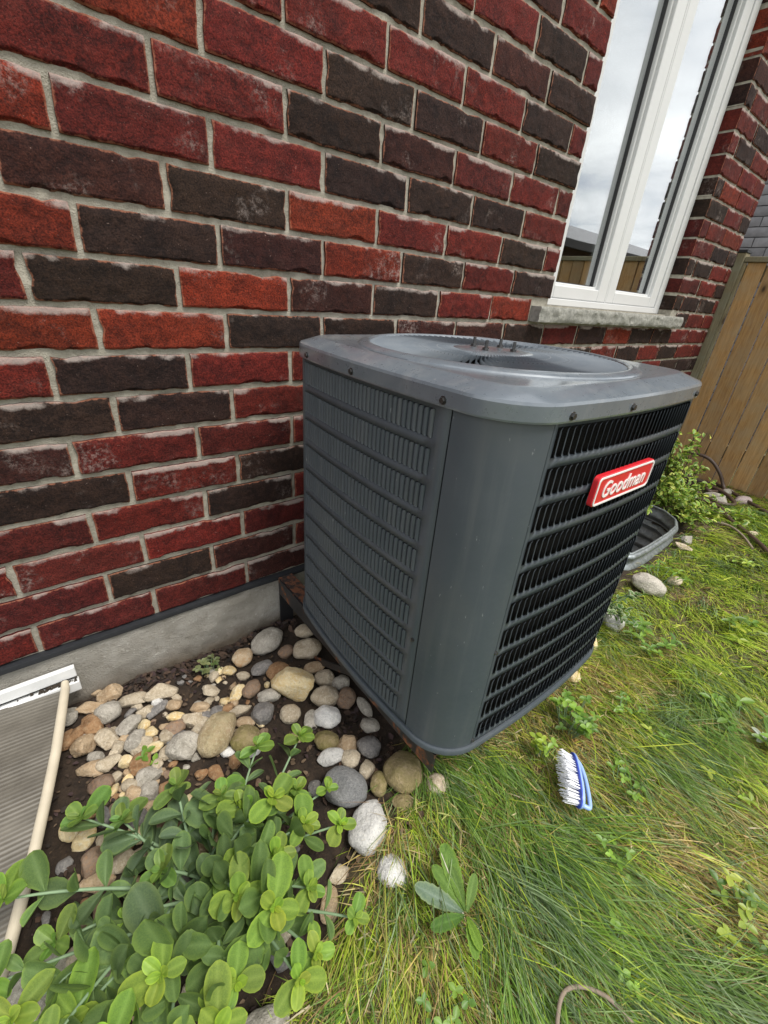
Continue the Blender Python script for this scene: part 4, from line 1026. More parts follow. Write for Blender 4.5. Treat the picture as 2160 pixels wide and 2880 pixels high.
# low brown house across the yards (seen mirrored in the window)
bh_ = empty('brown_house', (15, -9, -.2)); tag(bh_, 'low brown house with grey hip roof mirrored in the window above the fence', 'house')
def bp(o): o.parent = bh_; o.matrix_parent_inverse = Matrix.Translation((-15, 9, .2)); return o
bp(MB().box(9.6, 22, -14, -5.2, -.25, 2.05).build('wall', M['brown_wall'], None, smooth=False))
mb = MB(); mb.add([(9.1, -14.5, 2.02), (22.5, -14.5, 2.02), (22.5, -4.7, 2.12), (9.1, -4.7, 2.12), (14.5, -9.5, 3.5), (18.0, -9.5, 3.5)], [(0, 1, 5, 4), (1, 2, 5), (2, 3, 4, 5), (3, 0, 4), (3, 2, 1, 0)]); rf = bp(mb.build('roof', M['shingle'], None, False))
bp(MB().box(9.05, 22.55, -4.72, -4.62, 1.96, 2.11).build('fascia', M['fascia'], None, smooth=False))
for wx_ in (10.6, 13.4, 17.0):
    wd_ = bp(MB().box(wx_, wx_+1.3, -5.19, -5.14, .75, 1.75).build('window', M['vinyl'], None, smooth=False))
    bp(MB().box(wx_+.08, wx_+1.22, -5.139, -5.13, .83, 1.67).build('pane', M['gasket'], None, smooth=False))
tree = empty('leafy_tree', (8.3, -5.0, -.19)); tag(tree, 'tall leafy tree whose hanging branch mirrors in the top of the window', 'tree')
tree.location = (8.3, -5.0, -.19)
mb = MB(); mb.tube([(0, 0, 0), (.05, .05, 1.5), (-.05, .1, 3.2), (.1, .0, 6.0), (.1, .1, 10.0)], [.22, .17, .14, .10, .05], 10)
limbs = []
for k in range(14):
    a = 2*PI*k/14+rg.uniform(-.3, .3); z = rg.uniform(6.6, 9.0); L = rg.uniform(1.4, 2.0)
    P = [(0, .05, z), (L*.5*math.cos(a), L*.5*math.sin(a), z+.5), (L*math.cos(a), L*math.sin(a), z+.6), (L*1.25*math.cos(a), L*1.25*math.sin(a), z+.25)]
    limbs.append(P); mb.tube(P, [.07, .045, .025, .01], 6)
mb.build('trunk', M['bark'], tree)
V = []; F = []; Cc = []
for P in limbs:
    for q in range(420):
        s = rg.uniform(.35, 1.0)*3; i = min(2, int(s)); p = Vector(P[i]).lerp(Vector(P[i+1]), s-i)+Vector(rg.normal(0, .33, 3)); p.z += rg.normal(0, .2); L = rg.uniform(.05, .10)
        d = Vector(rg.normal(size=3)); d.z -= .8; d.normalize(); sd = d.cross(Vector(rg.normal(size=3))).normalized()*L*.42; b = len(V)
        V += [p, p+d*L*.5+sd, p+d*L, p+d*L*.5-sd]; F.append((b, b+1, b+2, b+3)); c = (.05*rg.uniform(.6, 1.5), .10*rg.uniform(.6, 1.4), .025); Cc += [c]*4
o = inst('crown', fast_mesh('crown', [tuple(v) for v in V], F, M['small_leaf'], np.array(Cc), False), tree); o["kind"] = "stuff"

# ------------------------------------------------------------------ hose, brush, twine
def smooth_path(P, n=8):
    P = [Vector(p) for p in P]; out = []
    for i in range(len(P)-1):
        p0, p1, p2, p3 = P[max(0, i-1)], P[i], P[i+1], P[min(len(P)-1, i+2)]
        for k in range(n):
            t_ = k/n; out.append(.5*((2*p1)+(-p0+p2)*t_+(2*p0-5*p1+4*p2-p3)*t_*t_+(-p0+3*p1-3*p2+p3)*t_**3))
    out.append(P[-1]); return out
mb = MB(); gl_ = -.165
mb.tube(smooth_path([(3.66, -.12, -.16), (3.65, -.166, -.028), (3.65, -.213, .018), (3.65, -.302, .030), (3.65, -.372, .006), (3.65, -.435, -.051), (3.66, -.477, -.12), (3.62, -.50, -.150), (3.50, -.45, -.145), (3.60, -.40, -.14), (3.55, -.52, -.140), (3.46, -.60, -.145), (3.40, -.62, -.15), (3.34, -.55, -.15), (3.40, -.42, -.15), (3.30, -.40, -.15), (3.27, -.58, -.150), (3.15, -.667, -.155), (3.06, -.764, -.158), (2.95, -.868, -.160), (2.87, -.93, -.162), (2.70, -1.08, -.165), (2.62, -1.3, -.168)], 8), .0115, 10)
tag(mb.build('garden_hose', M['hose'], None, True, 60), 'brown garden hose looped by the fence and trailing over the grass', 'hose')
mb = MB(); mb.tube(smooth_path([(3.02, -.62, -.16), (3.04, -.70, -.157), (2.98, -.78, -.160), (2.86, -.86, -.165)], 6), .006, 8)
tag(mb.build('stick', M['twine'], None, True, 60), 'thin grey brown stick lying in the grass under the variegated shrub', 'stick')

mb = MB(); mb.tube(smooth_path([(3.72, -.42, -.145), (3.60, -.60, -.148), (3.50, -.76, -.155), (3.46, -.84, -.165)], 6), .011, 8)
tag(mb.build('garden_hose', M['hose'], None, True, 60), 'short dark end of hose lying at the foot of the fence', 'hose')
mb = MB(); mb.tube(smooth_path([(.50, -1.19, -.172), (.546, -1.156, -.150), (.584, -1.143, -.146), (.617, -1.158, -.148), (.642, -1.192, -.150), (.652, -1.235, -.160), (.66, -1.30, -.17)], 8), .0034, 8)
tag(mb.build('twine_loop', M['twine'], None, True, 60), 'grey brown twine loop lying on the grass', 'twine')
# scrubbing brush lying on its side
br = empty('scrub_brush', (.924, -.962, -.125)); tag(br, 'blue plastic scrubbing brush with white bristles lying in the grass', 'brush')
ax = Vector((.111, .092, .0)).normalized(); bd = Vector((-.60, .74, .18)).normalized(); bd = (bd-ax*bd.dot(ax)).normalized(); upv = ax.cross(bd).normalized()
if upv.z < 0: upv = -upv
BM = Matrix((( ax.x, bd.x, upv.x), (ax.y, bd.y, upv.y), (ax.z, bd.z, upv.z))).to_4x4(); br.matrix_local = Matrix.Translation((.926, -.962, -.128)) @ BM @ Matrix.Diagonal((.90, .80, .85, 1))
def oval(hl, hw, y, n=28): return [(hl*math.copysign(abs(math.cos(a))**.75, math.cos(a)), y, hw*math.copysign(abs(math.sin(a))**.8, math.sin(a))) for a in np.linspace(0, 2*PI, n+1)[:-1]]
V, F = loft([oval(.071, .024, .004), oval(.074, .027, .004), oval(.074, .027, -.0015), oval(.070, .023, -.0015)], False); V2, F2 = V, F
o = obj('base_plate', *loft([oval(.02, .006, .0045), oval(.072, .025, .0045), oval(.0745, .0275, .003), oval(.0745, .0275, -.0005)]), M['blue_dark'], br)
o = obj('back_plate', *loft([oval(.0745, .0275, -.0006), oval(.075, .028, -.003), oval(.073, .026, -.0075), oval(.02, .006, -.0085)]), M['blue_light'], br)
mb = MB()
for i in range(19):
    for j in range(6):
        x = -.066+.132*i/18; z = -.020+.040*j/5
        if (x/.072)**2+(z/.026)**2 > .95: continue
        fx, fz = .10*x/.07, .25*z/.025
        for q in range(3):
            ox, oz = rg.normal(0, .0011), rg.normal(0, .0011); L = .036+rg.uniform(-.002, .002)
            mb.tube([(x+ox, .0045, z+oz), (x+ox*1.4+fx*L*.5, .0045+L*.5, z+oz*1.4+fz*L*.5), (x+ox*2+fx*L+rg.normal(0, .0012), .0045+L, z+oz*2+fz*L+rg.normal(0, .0012))], [.0011, .0010, .0009], 4, False)
o = mb.build('bristles', M['bristle'], br); o["kind"] = "stuff"
mb = MB(); mb.tube(smooth_path([(-.064, -.006, 0), (-.067, -.020, 0), (-.062, -.030, 0), (-.03, -.0335, 0), (.01, -.0330, 0), (.045, -.026, 0), (.060, -.016, 0), (.066, -.006, 0)], 6), .0058, 10); mb.build('handle', M['blue_light'], br, True, 60)
# ------------------------------------------------------------------ sedum clump
def leaf_mesh(name, seed, wid=.62, cup=.10, bend=.18, teeth=.02, shape=(.42, 1.0), mat='leaf', nu=6, nv=12, serr=0.0):
    """unit leaf along +y, upper side +z"""
    rs = np.random.default_rng(seed); V = []; F = []; RIB = []; RIM = []
    tw = rs.uniform(-.15, .15); ph = rs.uniform(0, 6)
    for j in range(nv+1):
        s = j/nv
        pk = .60
        w_ = wid*.5*((.10+.90*math.sin(PI/2*s/pk)**1.25) if s < pk else max(.02, 1-((s-pk)/(1-pk))**2.4)**.5)
        w_ *= 1+teeth*math.sin(s*38+ph)+serr*((s*7) % 1-.5)
        for i in range(nu+1):
            u = (i/nu-.5)*2
            x = w_*u; z = cup*(u*u)*w_*2.2-bend*s*s+.02*math.sin(s*5+u*3+ph)*abs(u); x2 = x*math.cos(tw*s)-0*z
            V.append((x2, s-.04*u*u*(s < .5), z+tw*s*x)); RIB.append(max(0, 1-abs(u)*3.2)*(1-s*.7)); RIM.append(1.0 if (abs(u) > .95 or j == nv) and s > .15 else 0.0)
    n = nu+1
    for j in range(nv):
        for i in range(nu): F.append((j*n+i, j*n+i+1, (j+1)*n+i+1, (j+1)*n+i))
    me = mesh_data(name, V, F, M[mat], True, None)
    at = me.attributes.new('rib', 'FLOAT', 'POINT'); at.data.foreach_set('value', np.array(RIB, np.float32))
    at = me.attributes.new('rim', 'FLOAT', 'POINT'); at.data.foreach_set('value', np.array(RIM, np.float32)); return me
SED = [leaf_mesh('leaf', 10+k, wid=.60+.06*(k % 3), cup=[.10, .16, .05, .2][k % 4], bend=[.12, .22, .05, .3, -.08][k % 5]) for k in range(8)]
NARROW = [leaf_mesh('leaf', 40+k, wid=.45, cup=.2, bend=[.1, .25, -.1][k % 3]) for k in range(4)]
def place_leaf(me, parent, base, dirv, nrm, size, col, name='leaf'):
    d = Vector(dirv).normalized(); n = Vector(nrm); n = (n-d*n.dot(d))
    if n.length < 1e-4: n = d.orthogonal()
    n.normalize(); x = d.cross(n).normalized()
    mw = Matrix(((x.x, d.x, n.x, base[0]), (x.y, d.y, n.y, base[1]), (x.z, d.z, n.z, base[2]), (0, 0, 0, 1))) @ Matrix.Diagonal((size, size, size, 1))
    o = inst(name, me, parent, mw); o.color = (*col, 1); return o
rs = random.Random(21)
sed = empty('sedum_plant', (.16, -.63, -.195)); tag(sed, 'broad leaved green sedum clump spreading over the stones beside the well cover', 'plant')
OLD, MIDC, NEW = (.110, .185, .078), (.150, .250, .058), (.275, .400, .048)
GLA = (.185, .262, .175)
def lerp3(a, b, t_): return tuple(a[i]*(1-t_)+b[i]*t_ for i in range(3))
# tips: x, y, z, vigour (leaf scale), youngness of the tip
TIPS = [(.300, -.640, .005, 1.05, 1.0), (.395, -.735, -.045, .80, 1.0), (.228, -.800, .02, 1.12, 1.0), (.262, -.872, -.03, .80, .9), (.070, -.775, .02, 1.10, 1.0), (.295, -.790, -.04, .95, .7), (.425, -.515, -.06, .90, .6), (.345, -.862, -.075, .60, .7),
        (.160, -.490, -.03, .95, .1), (-.110, -.520, -.02, 1.0, .7), (.035, -.640, -.06, .55, .8), (-.035, -.735, -.02, 1.15, .7), (-.100, -.690, -.01, 1.2, .8), (.425, -.640, -.09, .55, .6), (.125, -.750, -.04, .8, .4),
        (.20, -.70, -.02, 1.0, .6), (.335, -.70, -.03, 1.0, .8), (.115, -.865, .0, 1.05, .9), (.0, -.80, .01, 1.1, .9), (-.07, -.76, .01, 1.1, .9), (.36, -.62, -.06, .9, .6), (.265, -.725, -.01, 1.0, .8), (.225, -.885, -.02, .95, .9), (-.13, -.62, -.04, 1.0, .5), (.10, -.60, -.07, .9, .1), (.19, -.745, .0, 1.0, .7), (.05, -.86, .01, 1.0, .9), (.25, -.60, -.04, 1.0, .6),
        (.150, -.835, -.01, .95, .8), (.000, -.425, -.06, 1.05, .1), (.335, -.475, -.07, .85, .4), (.060, -.470, -.07, .95, .05), (.225, -.560, -.03, 1.0, .35), (-.06, -.600, -.075, .95, .1)]
nleaf = 0; PENDING = []
for ti, (tx, ty, tz, vig, yg) in enumerate(TIPS):
    b = Vector((.165+rs.uniform(-.035, .035), -.640+rs.uniform(-.035, .03), -.198)); tip = Vector((tx, ty, tz-.03)); L = (tip-b).length
    mid = b.lerp(tip, .5)+Vector((0, 0, .02+.10*min(1, (tz+.2)/.2)-.05))
    pts = []
    for k in range(15):
        s = k/14; pts.append((b*(1-s)**2+mid*2*s*(1-s)+tip*s*s)-sed.location)
    mb = MB(); mb.tube(pts, [.0042*(1-.55*k/14) for k in range(15)], 8); stem = mb.build('stem', M['stem'], sed, True, 60)
    npair = 5 if (L > .16 and ti % 3) else 4
    if ti in (1, 7, 13, 10): npair = 3
    az = rs.uniform(0, PI)
    for q in range(npair):
        s = .38+.58*q/npair+rs.uniform(-.03, .03); k = s*14; i = min(13, int(k)); p = pts[i].lerp(pts[i+1], k-i); td = (pts[i+1]-pts[i]).normalized()
        side = td.cross(Vector((0, 0, 1)));
        if side.length < .2: side = Vector((1, 0, 0))
        side.normalize(); up = side.cross(td).normalized()
        az += PI/2+rs.uniform(-.25, .25)
        for sg in (0, 1):
            a = az+PI*sg; rad = side*math.cos(a)+up*math.sin(a)
            if rad.z < -.3: rad.z *= .3
            d = rad*1.0+td*rs.uniform(.25, .7)+Vector((0, 0, rs.uniform(0, .35))); d.normalize()
            nrm = td*.9+Vector((rs.uniform(-.55, .55), rs.uniform(-.7, .25), rs.uniform(.5, 1.0)))
            size = vig*rs.choice((rs.uniform(.036, .055), rs.uniform(.052, .066), rs.uniform(.060, .078)))*(1-.12*q/npair)
            tcol = lerp3(lerp3(OLD, GLA, rs.random()*.8), MIDC, min(1, yg*.6+.4*q/npair)) ; f = rs.uniform(.68, 1.22); tcol = tuple(c*f for c in tcol)
            PENDING.append((rs.choice(SED if rs.random() < .58 else NARROW), stem, p+d*.004, d, nrm, size, tcol)); nleaf += 1
    td = (pts[-1]-pts[-2]).normalized(); td = (td*.35+Vector((-.05, -.25, 1.0))).normalized(); e1 = td.orthogonal().normalized(); e2 = td.cross(e1)
    for q in range(8 if vig > .7 else 6):
        a = q*2.4+rs.uniform(-.45, .45); ring = q/7
        d = (e1*math.cos(a)+e2*math.sin(a))*(1-.55*ring)+td*(.12+.75*ring); d.normalize()
        size = vig*(.052-.038*ring)*rs.uniform(.7, 1.2)
        PENDING.append((rs.choice(SED), stem, pts[-1]+td*(.004*q*.5), d, td, size, tuple(c*rs.uniform(.88, 1.1) for c in lerp3(MIDC, NEW, yg*(.45+.55*ring))))); nleaf += 1
print('sedum leaves', nleaf)
# the 300 leaves that show largest (big and high) are parts, the small or buried rest is one joined part
PENDING.sort(key=lambda q: -(q[5]+.12*max(-.1, q[2][2])))
for q in PENDING[:298]: place_leaf(*q)
jv, jf, jc, jr, jm = [], [], [], [], []
for (me_, st_, bs, d, nr, sz, cl) in PENDING[298:]:
    d = Vector(d).normalized(); n = Vector(nr); n = n-d*n.dot(d); n = n.normalized() if n.length > 1e-4 else d.orthogonal().normalized(); x = d.cross(n).normalized(); b = len(jv)
    for v in me_.vertices: jv.append(tuple(Vector(bs)+(x*v.co.x+d*v.co.y+n*v.co.z)*sz))
    jf += [tuple(i+b for i in f.vertices) for f in me_.polygons]; jc += [cl]*len(me_.vertices)
    jr += [a.value for a in me_.attributes['rib'].data]; jm += [a.value for a in me_.attributes['rim'].data]
me_ = fast_mesh('small_leaves', jv, jf, M['leaf_joined'], np.array(jc))
for nm_, dat in (('rib', jr), ('rim', jm)): me_.attributes.new(nm_, 'FLOAT', 'POINT').data.foreach_set('value', np.array(dat, np.float32))
o = inst('small_leaves', me_, sed); o["kind"] = "stuff"
# ------------------------------------------------------------------ joined foliage helper (tinted leaf faces)
class Foliage:
    def __init__(s): s.V = []; s.F = []; s.C = []
    def leaf(s, p, d, n, L, wid, c_in, c_edge, fold=.12, bend=.15):
        d = Vector(d).normalized(); n = Vector(n); n = n-d*n.dot(d); n = n.normalized() if n.length > 1e-4 else d.orthogonal().normalized(); x = d.cross(n); p = Vector(p)
        b = len(s.V)
        prof = ((0, .08), (.22, .72), (.5, 1.0), (.78, .70), (1.0, .04))
        for (q, ww) in prof:
            for u in (-1, -.55, 0, .55, 1):
                s.V.append(tuple(p+d*(L*q)+x*(L*wid*.5*ww*u)+n*(L*(fold*abs(u)*ww-bend*q*q)))); s.C.append(c_edge if abs(u) > .9 or q > .95 else c_in)
        for j in range(4):
            for i in range(4): s.F.append((b+j*5+i, b+j*5+i+1, b+(j+1)*5+i+1, b+(j+1)*5+i))
    def build(s, name, parent, mat='small_leaf', kind='stuff'):
        me = fast_mesh(name, s.V, s.F, M[mat], np.array(s.C), True); o = inst(name, me, parent)
        if kind: o["kind"] = kind
        return o
# variegated shrub by the fence
shrub = empty('variegated_shrub', (2.98, -.36, -.19)); tag(shrub, 'yellow edged variegated shrub growing between the window well and the fence', 'shrub')
fo = Foliage(); stems = MB()
for k in range(84):
    a = rs.uniform(-PI, PI)
    tx, ty = rs.gauss(-.02, .20), rs.gauss(-.05, .13); tz = rs.uniform(.06, .22)
    if k < 14 or k >= 70: tx, ty, tz = rs.uniform(-.20, .10), rs.uniform(-.08, .14), rs.uniform(.24, .50)
    if 14 <= k < 26: tx, ty, tz = rs.uniform(.05, .48), rs.uniform(-.24, .0), rs.uniform(.05, .26)
    if 26 <= k < 36: tx, ty, tz = rs.uniform(-.22, .05), rs.uniform(-.30, -.15), rs.uniform(.02, .10)
    if 36 <= k < 42: tx, ty, tz = rs.uniform(.1, .3), rs.uniform(-.42, -.25), rs.uniform(.02, .08)
    b = Vector((rs.uniform(-.12, .15), rs.uniform(-.05, .08), 0)); tip = Vector((tx, ty, tz)); mid = b.lerp(tip, .5)+Vector((0, 0, .04))
    P = [b*(1-s)**2+mid*2*s*(1-s)+tip*s*s for s in [i/6 for i in range(7)]]
    stems.tube(P, [.0035-.0022*i/6 for i in range(7)], 5)
    for q in range(24):
        s = rs.uniform(.25, 1.0)*6; i = min(5, int(s)); p = P[i].lerp(P[i+1], s-i)+Vector((rs.gauss(0, .008), rs.gauss(0, .008), rs.gauss(0, .008)))
        d = Vector((rs.gauss(0, 1), rs.gauss(-.3, 1), rs.gauss(.25, .6))); n = Vector((rs.gauss(0, .5), rs.gauss(-.5, .5), 1)); y_ = rs.random(); f = rs.uniform(.8, 1.25)
        c0 = lerp3((.075, .17, .03), (.17, .31, .04), y_); ce = lerp3((.42, .50, .09), (.58, .60, .14), rs.random())
        if rs.random() < .10: c0 = ce
        fo.leaf(p, d, n, rs.uniform(.024, .042), .58, tuple(c*f for c in c0), tuple(c*f for c in ce))
fo.build('foliage', shrub); stems.build('stems', M['hose'], shrub)
# white edged runner at the corner of the unit
run = empty('variegated_runner', (1.62, -.66, -.18)); tag(run, 'white edged leafy runner beside the condenser near the domed stone', 'plant')
fo = Foliage(); stems = MB()
for k in range(13):
    tip = Vector((rs.uniform(-.16, .14), rs.uniform(-.15, .07), rs.uniform(.05, .17))); P = [Vector((rs.uniform(-.03, .03), 0, 0))*(1-s)+tip*s+Vector((0, 0, .03*math.sin(PI*s))) for s in [i/5 for i in range(6)]]
    stems.tube(P, .0018, 5)
    for q in range(15):
        s = rs.uniform(.2, 1)*5; i = min(4, int(s)); p = P[i].lerp(P[i+1], s-i); f = rs.uniform(.8, 1.2)
        fo.leaf(p, (rs.gauss(0, 1), rs.gauss(-.3, 1), rs.gauss(.3, .5)), (rs.gauss(0, .5), rs.gauss(-.5, .4), 1), rs.uniform(.018, .032), .55, tuple(c*f for c in (.07, .16, .03)), tuple(c*f for c in (.50, .52, .36)))
fo.build('foliage', run); stems.build('stems', M['stem'], run)
# small weeds: clover-like patches, vines and seedlings
def weed(name, label, x, y, n, spread, hmax, L, c0, c1, wid=.75, cat='weed', lean=(0, 0)):
    z = float(gz(x, y)); e = empty(name, (x, y, z)); tag(e, label, cat); fo = Foliage(); st = MB()
    for k in range(n):
        a = rs.uniform(0, 2*PI); r = spread*math.sqrt(rs.random()); top = Vector((r*math.cos(a)+lean[0]*rs.random(), r*math.sin(a)+lean[1]*rs.random(), hmax*rs.uniform(.35, 1)))
        st.tube([Vector((top.x*.4, top.y*.4, -.004)), Vector((top.x*.8, top.y*.8, top.z*.7)), top], .0011, 4)
        f = rs.uniform(.8, 1.2); c = tuple(q*f for q in lerp3(c0, c1, rs.random()))
        for q in range(3):
            aa = a+q*2.1+rs.uniform(-.3, .3); fo.leaf(top, (math.cos(aa), math.sin(aa), rs.uniform(-.1, .4)), (0, -.2, 1), L*rs.uniform(.7, 1.15), wid, c, tuple(v*1.12 for v in c), .1, .1)
    fo.build('foliage', e); st.build('stems', M['stem'], e); return e
BRI, DEE = (.20, .34, .045), (.085, .18, .03)
weed('clover_patch', 'bright green clover patch growing under the front edge of the condenser', 1.085, -.865, 34, .055, .10, .019, DEE, BRI, cat='clover')
weed('clover_patch', 'small yellow green clover tuft between condenser and scrubbing brush', .945, -.868, 9, .03, .08, .018, BRI, (.34, .42, .05), cat='clover')
weed('weed', 'bright vine weed with pointed leaves in front of the white spotted stone', 1.62, -.83, 12, .09, .09, .034, DEE, BRI, .5)
weed('weed', 'leafy weed with yellow flower in the far lawn', 2.02, -1.02, 10, .08, .06, .034, DEE, (.36, .40, .05), .5)
weed('weed', 'broad leaved weed in the lawn by the white leaf', 1.55, -1.17, 14, .10, .06, .038, DEE, BRI, .5)
weed('weed', 'yellow green seedling by the far hose', 2.62, -.86, 8, .06, .05, .030, BRI, (.36, .44, .06), .5)
weed('weed', 'dark leafy weed clump at the lawn edge of the frame', .985, -1.33, 22, .08, .06, .022, DEE, (.30, .36, .05), .7)
weed('clover_patch', 'clover creeping over soil by the foundation', .345, -.085, 16, .035, .045, .014, (.06, .10, .025), (.20, .22, .10), cat='clover')
weed('weed', 'tiny green seedling among the gravel stones', .135, -.285, 4, .018, .03, .020, DEE, BRI, .6)
weed('weed', 'low lime weeds in the sunny part of the lawn', 1.30, -1.12, 9, .14, .04, .02, BRI, (.34, .40, .05), .6)
weed('weed', 'green seedlings between domed stone and window well', 2.10, -.70, 10, .09, .08, .024, DEE, BRI, .5)
# dandelion with toothed leaves
dan = empty('dandelion_plant', (.525, -.975, float(gz(.525, -.975))+.026)); tag(dan, 'flat dandelion with toothed green leaves and bleached stalk in the lawn', 'weed')
DL = [leaf_mesh('leaf', 70+k, wid=.34, cup=.12, bend=.06, teeth=.0, serr=.16, nv=28) for k in range(3)]
for (dx, dy, L, c, zz) in ((-.055, .090, .095, GLA, .020), (.000, .095, .085, (.14, .25, .045), .015), (.05, .125, .105, (.15, .27, .05), .018), (.03, .07, .07, (.12, .21, .04), .012), (-.02, -.045, .055, BRI, .02), (.055, .03, .06, MIDC, .02), (-.04, -.06, .06, (.17, .30, .05), .02), (-.06, .02, .07, DEE, .012)):
    d = Vector((dx, dy, zz)); place_leaf(rs.choice(DL), dan, (dx*.08, dy*.08, .016), d, (0, -.2, 1), L, c)
mb = MB(); mb.tube([(-.005, .0, .012), (.012, .05, .022), (.030, .105, .026)], [.0016, .0018, .0012], 6); mb.build('stalk', M['straw_white'], dan)
# pale curled leaf lying in the lawn
wl_ = empty('fallen_leaf', (1.50, -1.215, float(gz(1.5, -1.215))+.035)); tag(wl_, 'white downy fallen leaf lying on the lawn', 'leaf')
for a in (0, 55, -50, 100, -95):
    o = place_leaf(NARROW[0], wl_, (0, 0, 0), (math.cos(R_(a+60)), math.sin(R_(a+60)), .2), (0, -.2, 1), .028 if a else .038, (.46, .50, .45), 'lobe')
# twig on the lawn
mb = MB(); mb.tube(smooth_path([(1.93, -1.12, -.145), (2.02, -1.16, -.140), (2.12, -1.23, -.142)], 5), .003, 6); tag(mb.build('twig', M['twine'], None), 'thin grey twig lying on the far lawn', 'twig')

# ------------------------------------------------------------------ grass
gr = np.random.default_rng(3)
def flow(x, y):
    """direction the blades are combed, radians"""
    a = np.radians(-96) + .38*vnoise(x*3.0, y*3.0, 7.0) + .22*vnoise(x*8, y*8, 9.0)
    a = a - np.radians(38)*np.clip((.62-x)/.3, 0, 1) - np.radians(32)*np.clip((x-1.0)/.8, 0, 1)
    return a
def blades(n, region, lenr, widr, lift, sag, palette, scatter, dens=None, zoff=0.0, near_ac=True):
    x0, x1, y0, y1 = region
    x = gr.uniform(x0, x1, n); y = gr.uniform(y0, y1, n)
    k = (y < edge_y(x)+.03*gr.normal(size=n)) & ~inside(WELL, x, y)
    k &= ~((x > .70) & (x < 1.22) & (y > -.70))
    if dens is not None: k &= gr.random(n) < dens(x, y)
    x, y = x[k], y[k]; n = len(x)
    L = gr.uniform(*lenr, n)*(1-.25*np.clip(vnoise(x*6, y*6, 12.0), -1, 1))
    under = (x > .58) & (x < 1.30) & (y > -.86); L = np.where(under, L*.75, L)
    far = np.clip((np.hypot(x-.3, y+1.1)-1.2)/2.0, 0, 1)
    W = gr.uniform(*widr, n)*1.25*(1+.45*far)
    a = flow(x, y)+gr.normal(0, scatter, n); be = np.clip(gr.normal(lift[0], lift[1], n), .03, 1.4)
    dx, dy = np.cos(a), np.sin(a); cu = gr.normal(0, .22, n)
    pa = a+PI/2+gr.normal(0, .5, n); px, py = np.cos(pa)*W/2, np.sin(pa)*W/2; pz = gr.normal(0, .35, n)*W/2
    z0 = gz(x, y)+zoff
    sg = gr.uniform(sag[0], sag[1], n)
    K = 5; V = np.zeros((n, K*2, 3), np.float32)
    for i in range(K):
        t_ = i/(K-1); h = L*t_*np.cos(be); lat = cu*L*t_*t_*.5
        cx = x+dx*h-dy*lat; cy = y+dy*h+dx*lat; cz = z0+np.maximum(L*(np.sin(be)*t_-sg*t_*t_), -.006+.016*t_*gr.random(n))
        ww = (1-t_)**.6 if i else .8
        for sgn, q in ((-1, 0), (1, 1)):
            V[:, 2*i+q, 0] = cx+sgn*px*ww; V[:, 2*i+q, 1] = cy+sgn*py*ww; V[:, 2*i+q, 2] = cz+sgn*pz*ww
    pal = np.array(palette, np.float32); pi = gr.integers(0, len(pal), n); C = pal[pi]*gr.uniform(.55, 1.35, (n, 1))
    patch = np.clip(.5+.7*vnoise(x*5, y*5, 20.0)+.5*(x > .95), 0, 1.4)[:, None]
    C = C*(1-.25*patch)+C*np.array([1.45, 1.12, .9])*.25*patch
    C = np.repeat(C[:, None, :], K*2, 1); C[:, 0:2] *= .75  # blade roots darkened in the colour for shade between the clumps
    b = (np.arange(n)*K*2)[:, None]; Qs = []
    for i in range(K-1): Qs.append(b+np.array([[2*i, 2*i+1, 2*i+3, 2*i+2]]))
    return V.reshape(-1, 3), np.concatenate(Qs, 0), C.reshape(-1, 3)
GREEN = [(.150, .265, .042), (.185, .315, .048), (.115, .215, .045), (.225, .345, .055), (.260, .365, .085), (.095, .175, .040)]
BLUEG = [(.15, .235, .10), (.20, .29, .14), (.12, .20, .085), (.26, .35, .19)]
LIME = [(.38, .52, .055), (.45, .55, .070), (.31, .46, .055), (.48, .53, .11)]
STRAW = [(.50, .40, .19), (.58, .49, .25), (.42, .32, .15), (.47, .38, .13), (.32, .21, .10), (.26, .16, .085)]
NEARR, MIDR, FARR = (.10, 1.7, -1.55, -.62), (1.2, 3.9, -2.1, -.40), (-3.5, 4.0, -5.5, -1.45)
def clump(x, y): return np.clip(.55+.75*vnoise(x*5.5, y*4.0, 31.0), .10, 1)
BARE = [(.585, -1.045, .055), (.545, -1.02, .06), (.50, -1.06, .05), (.78, -.80, .06), (1.07, -.90, .08), (1.00, -1.19, .09), (1.15, -1.10, .07), (.92, -1.22, .07), (.70, -.80, .06), (.62, -.82, .05), (1.45, -1.10, .10), (.98, -1.32, .08)]
def dry(x, y):
    d = np.clip(.04+1.5*vnoise(x*7.5, y*6.0, 43.0), .0, 1)
    for a, b, r in BARE: d = np.maximum(d, np.exp(-((x-a)**2+(y-b)**2)/(r*r*.6)))
    return d
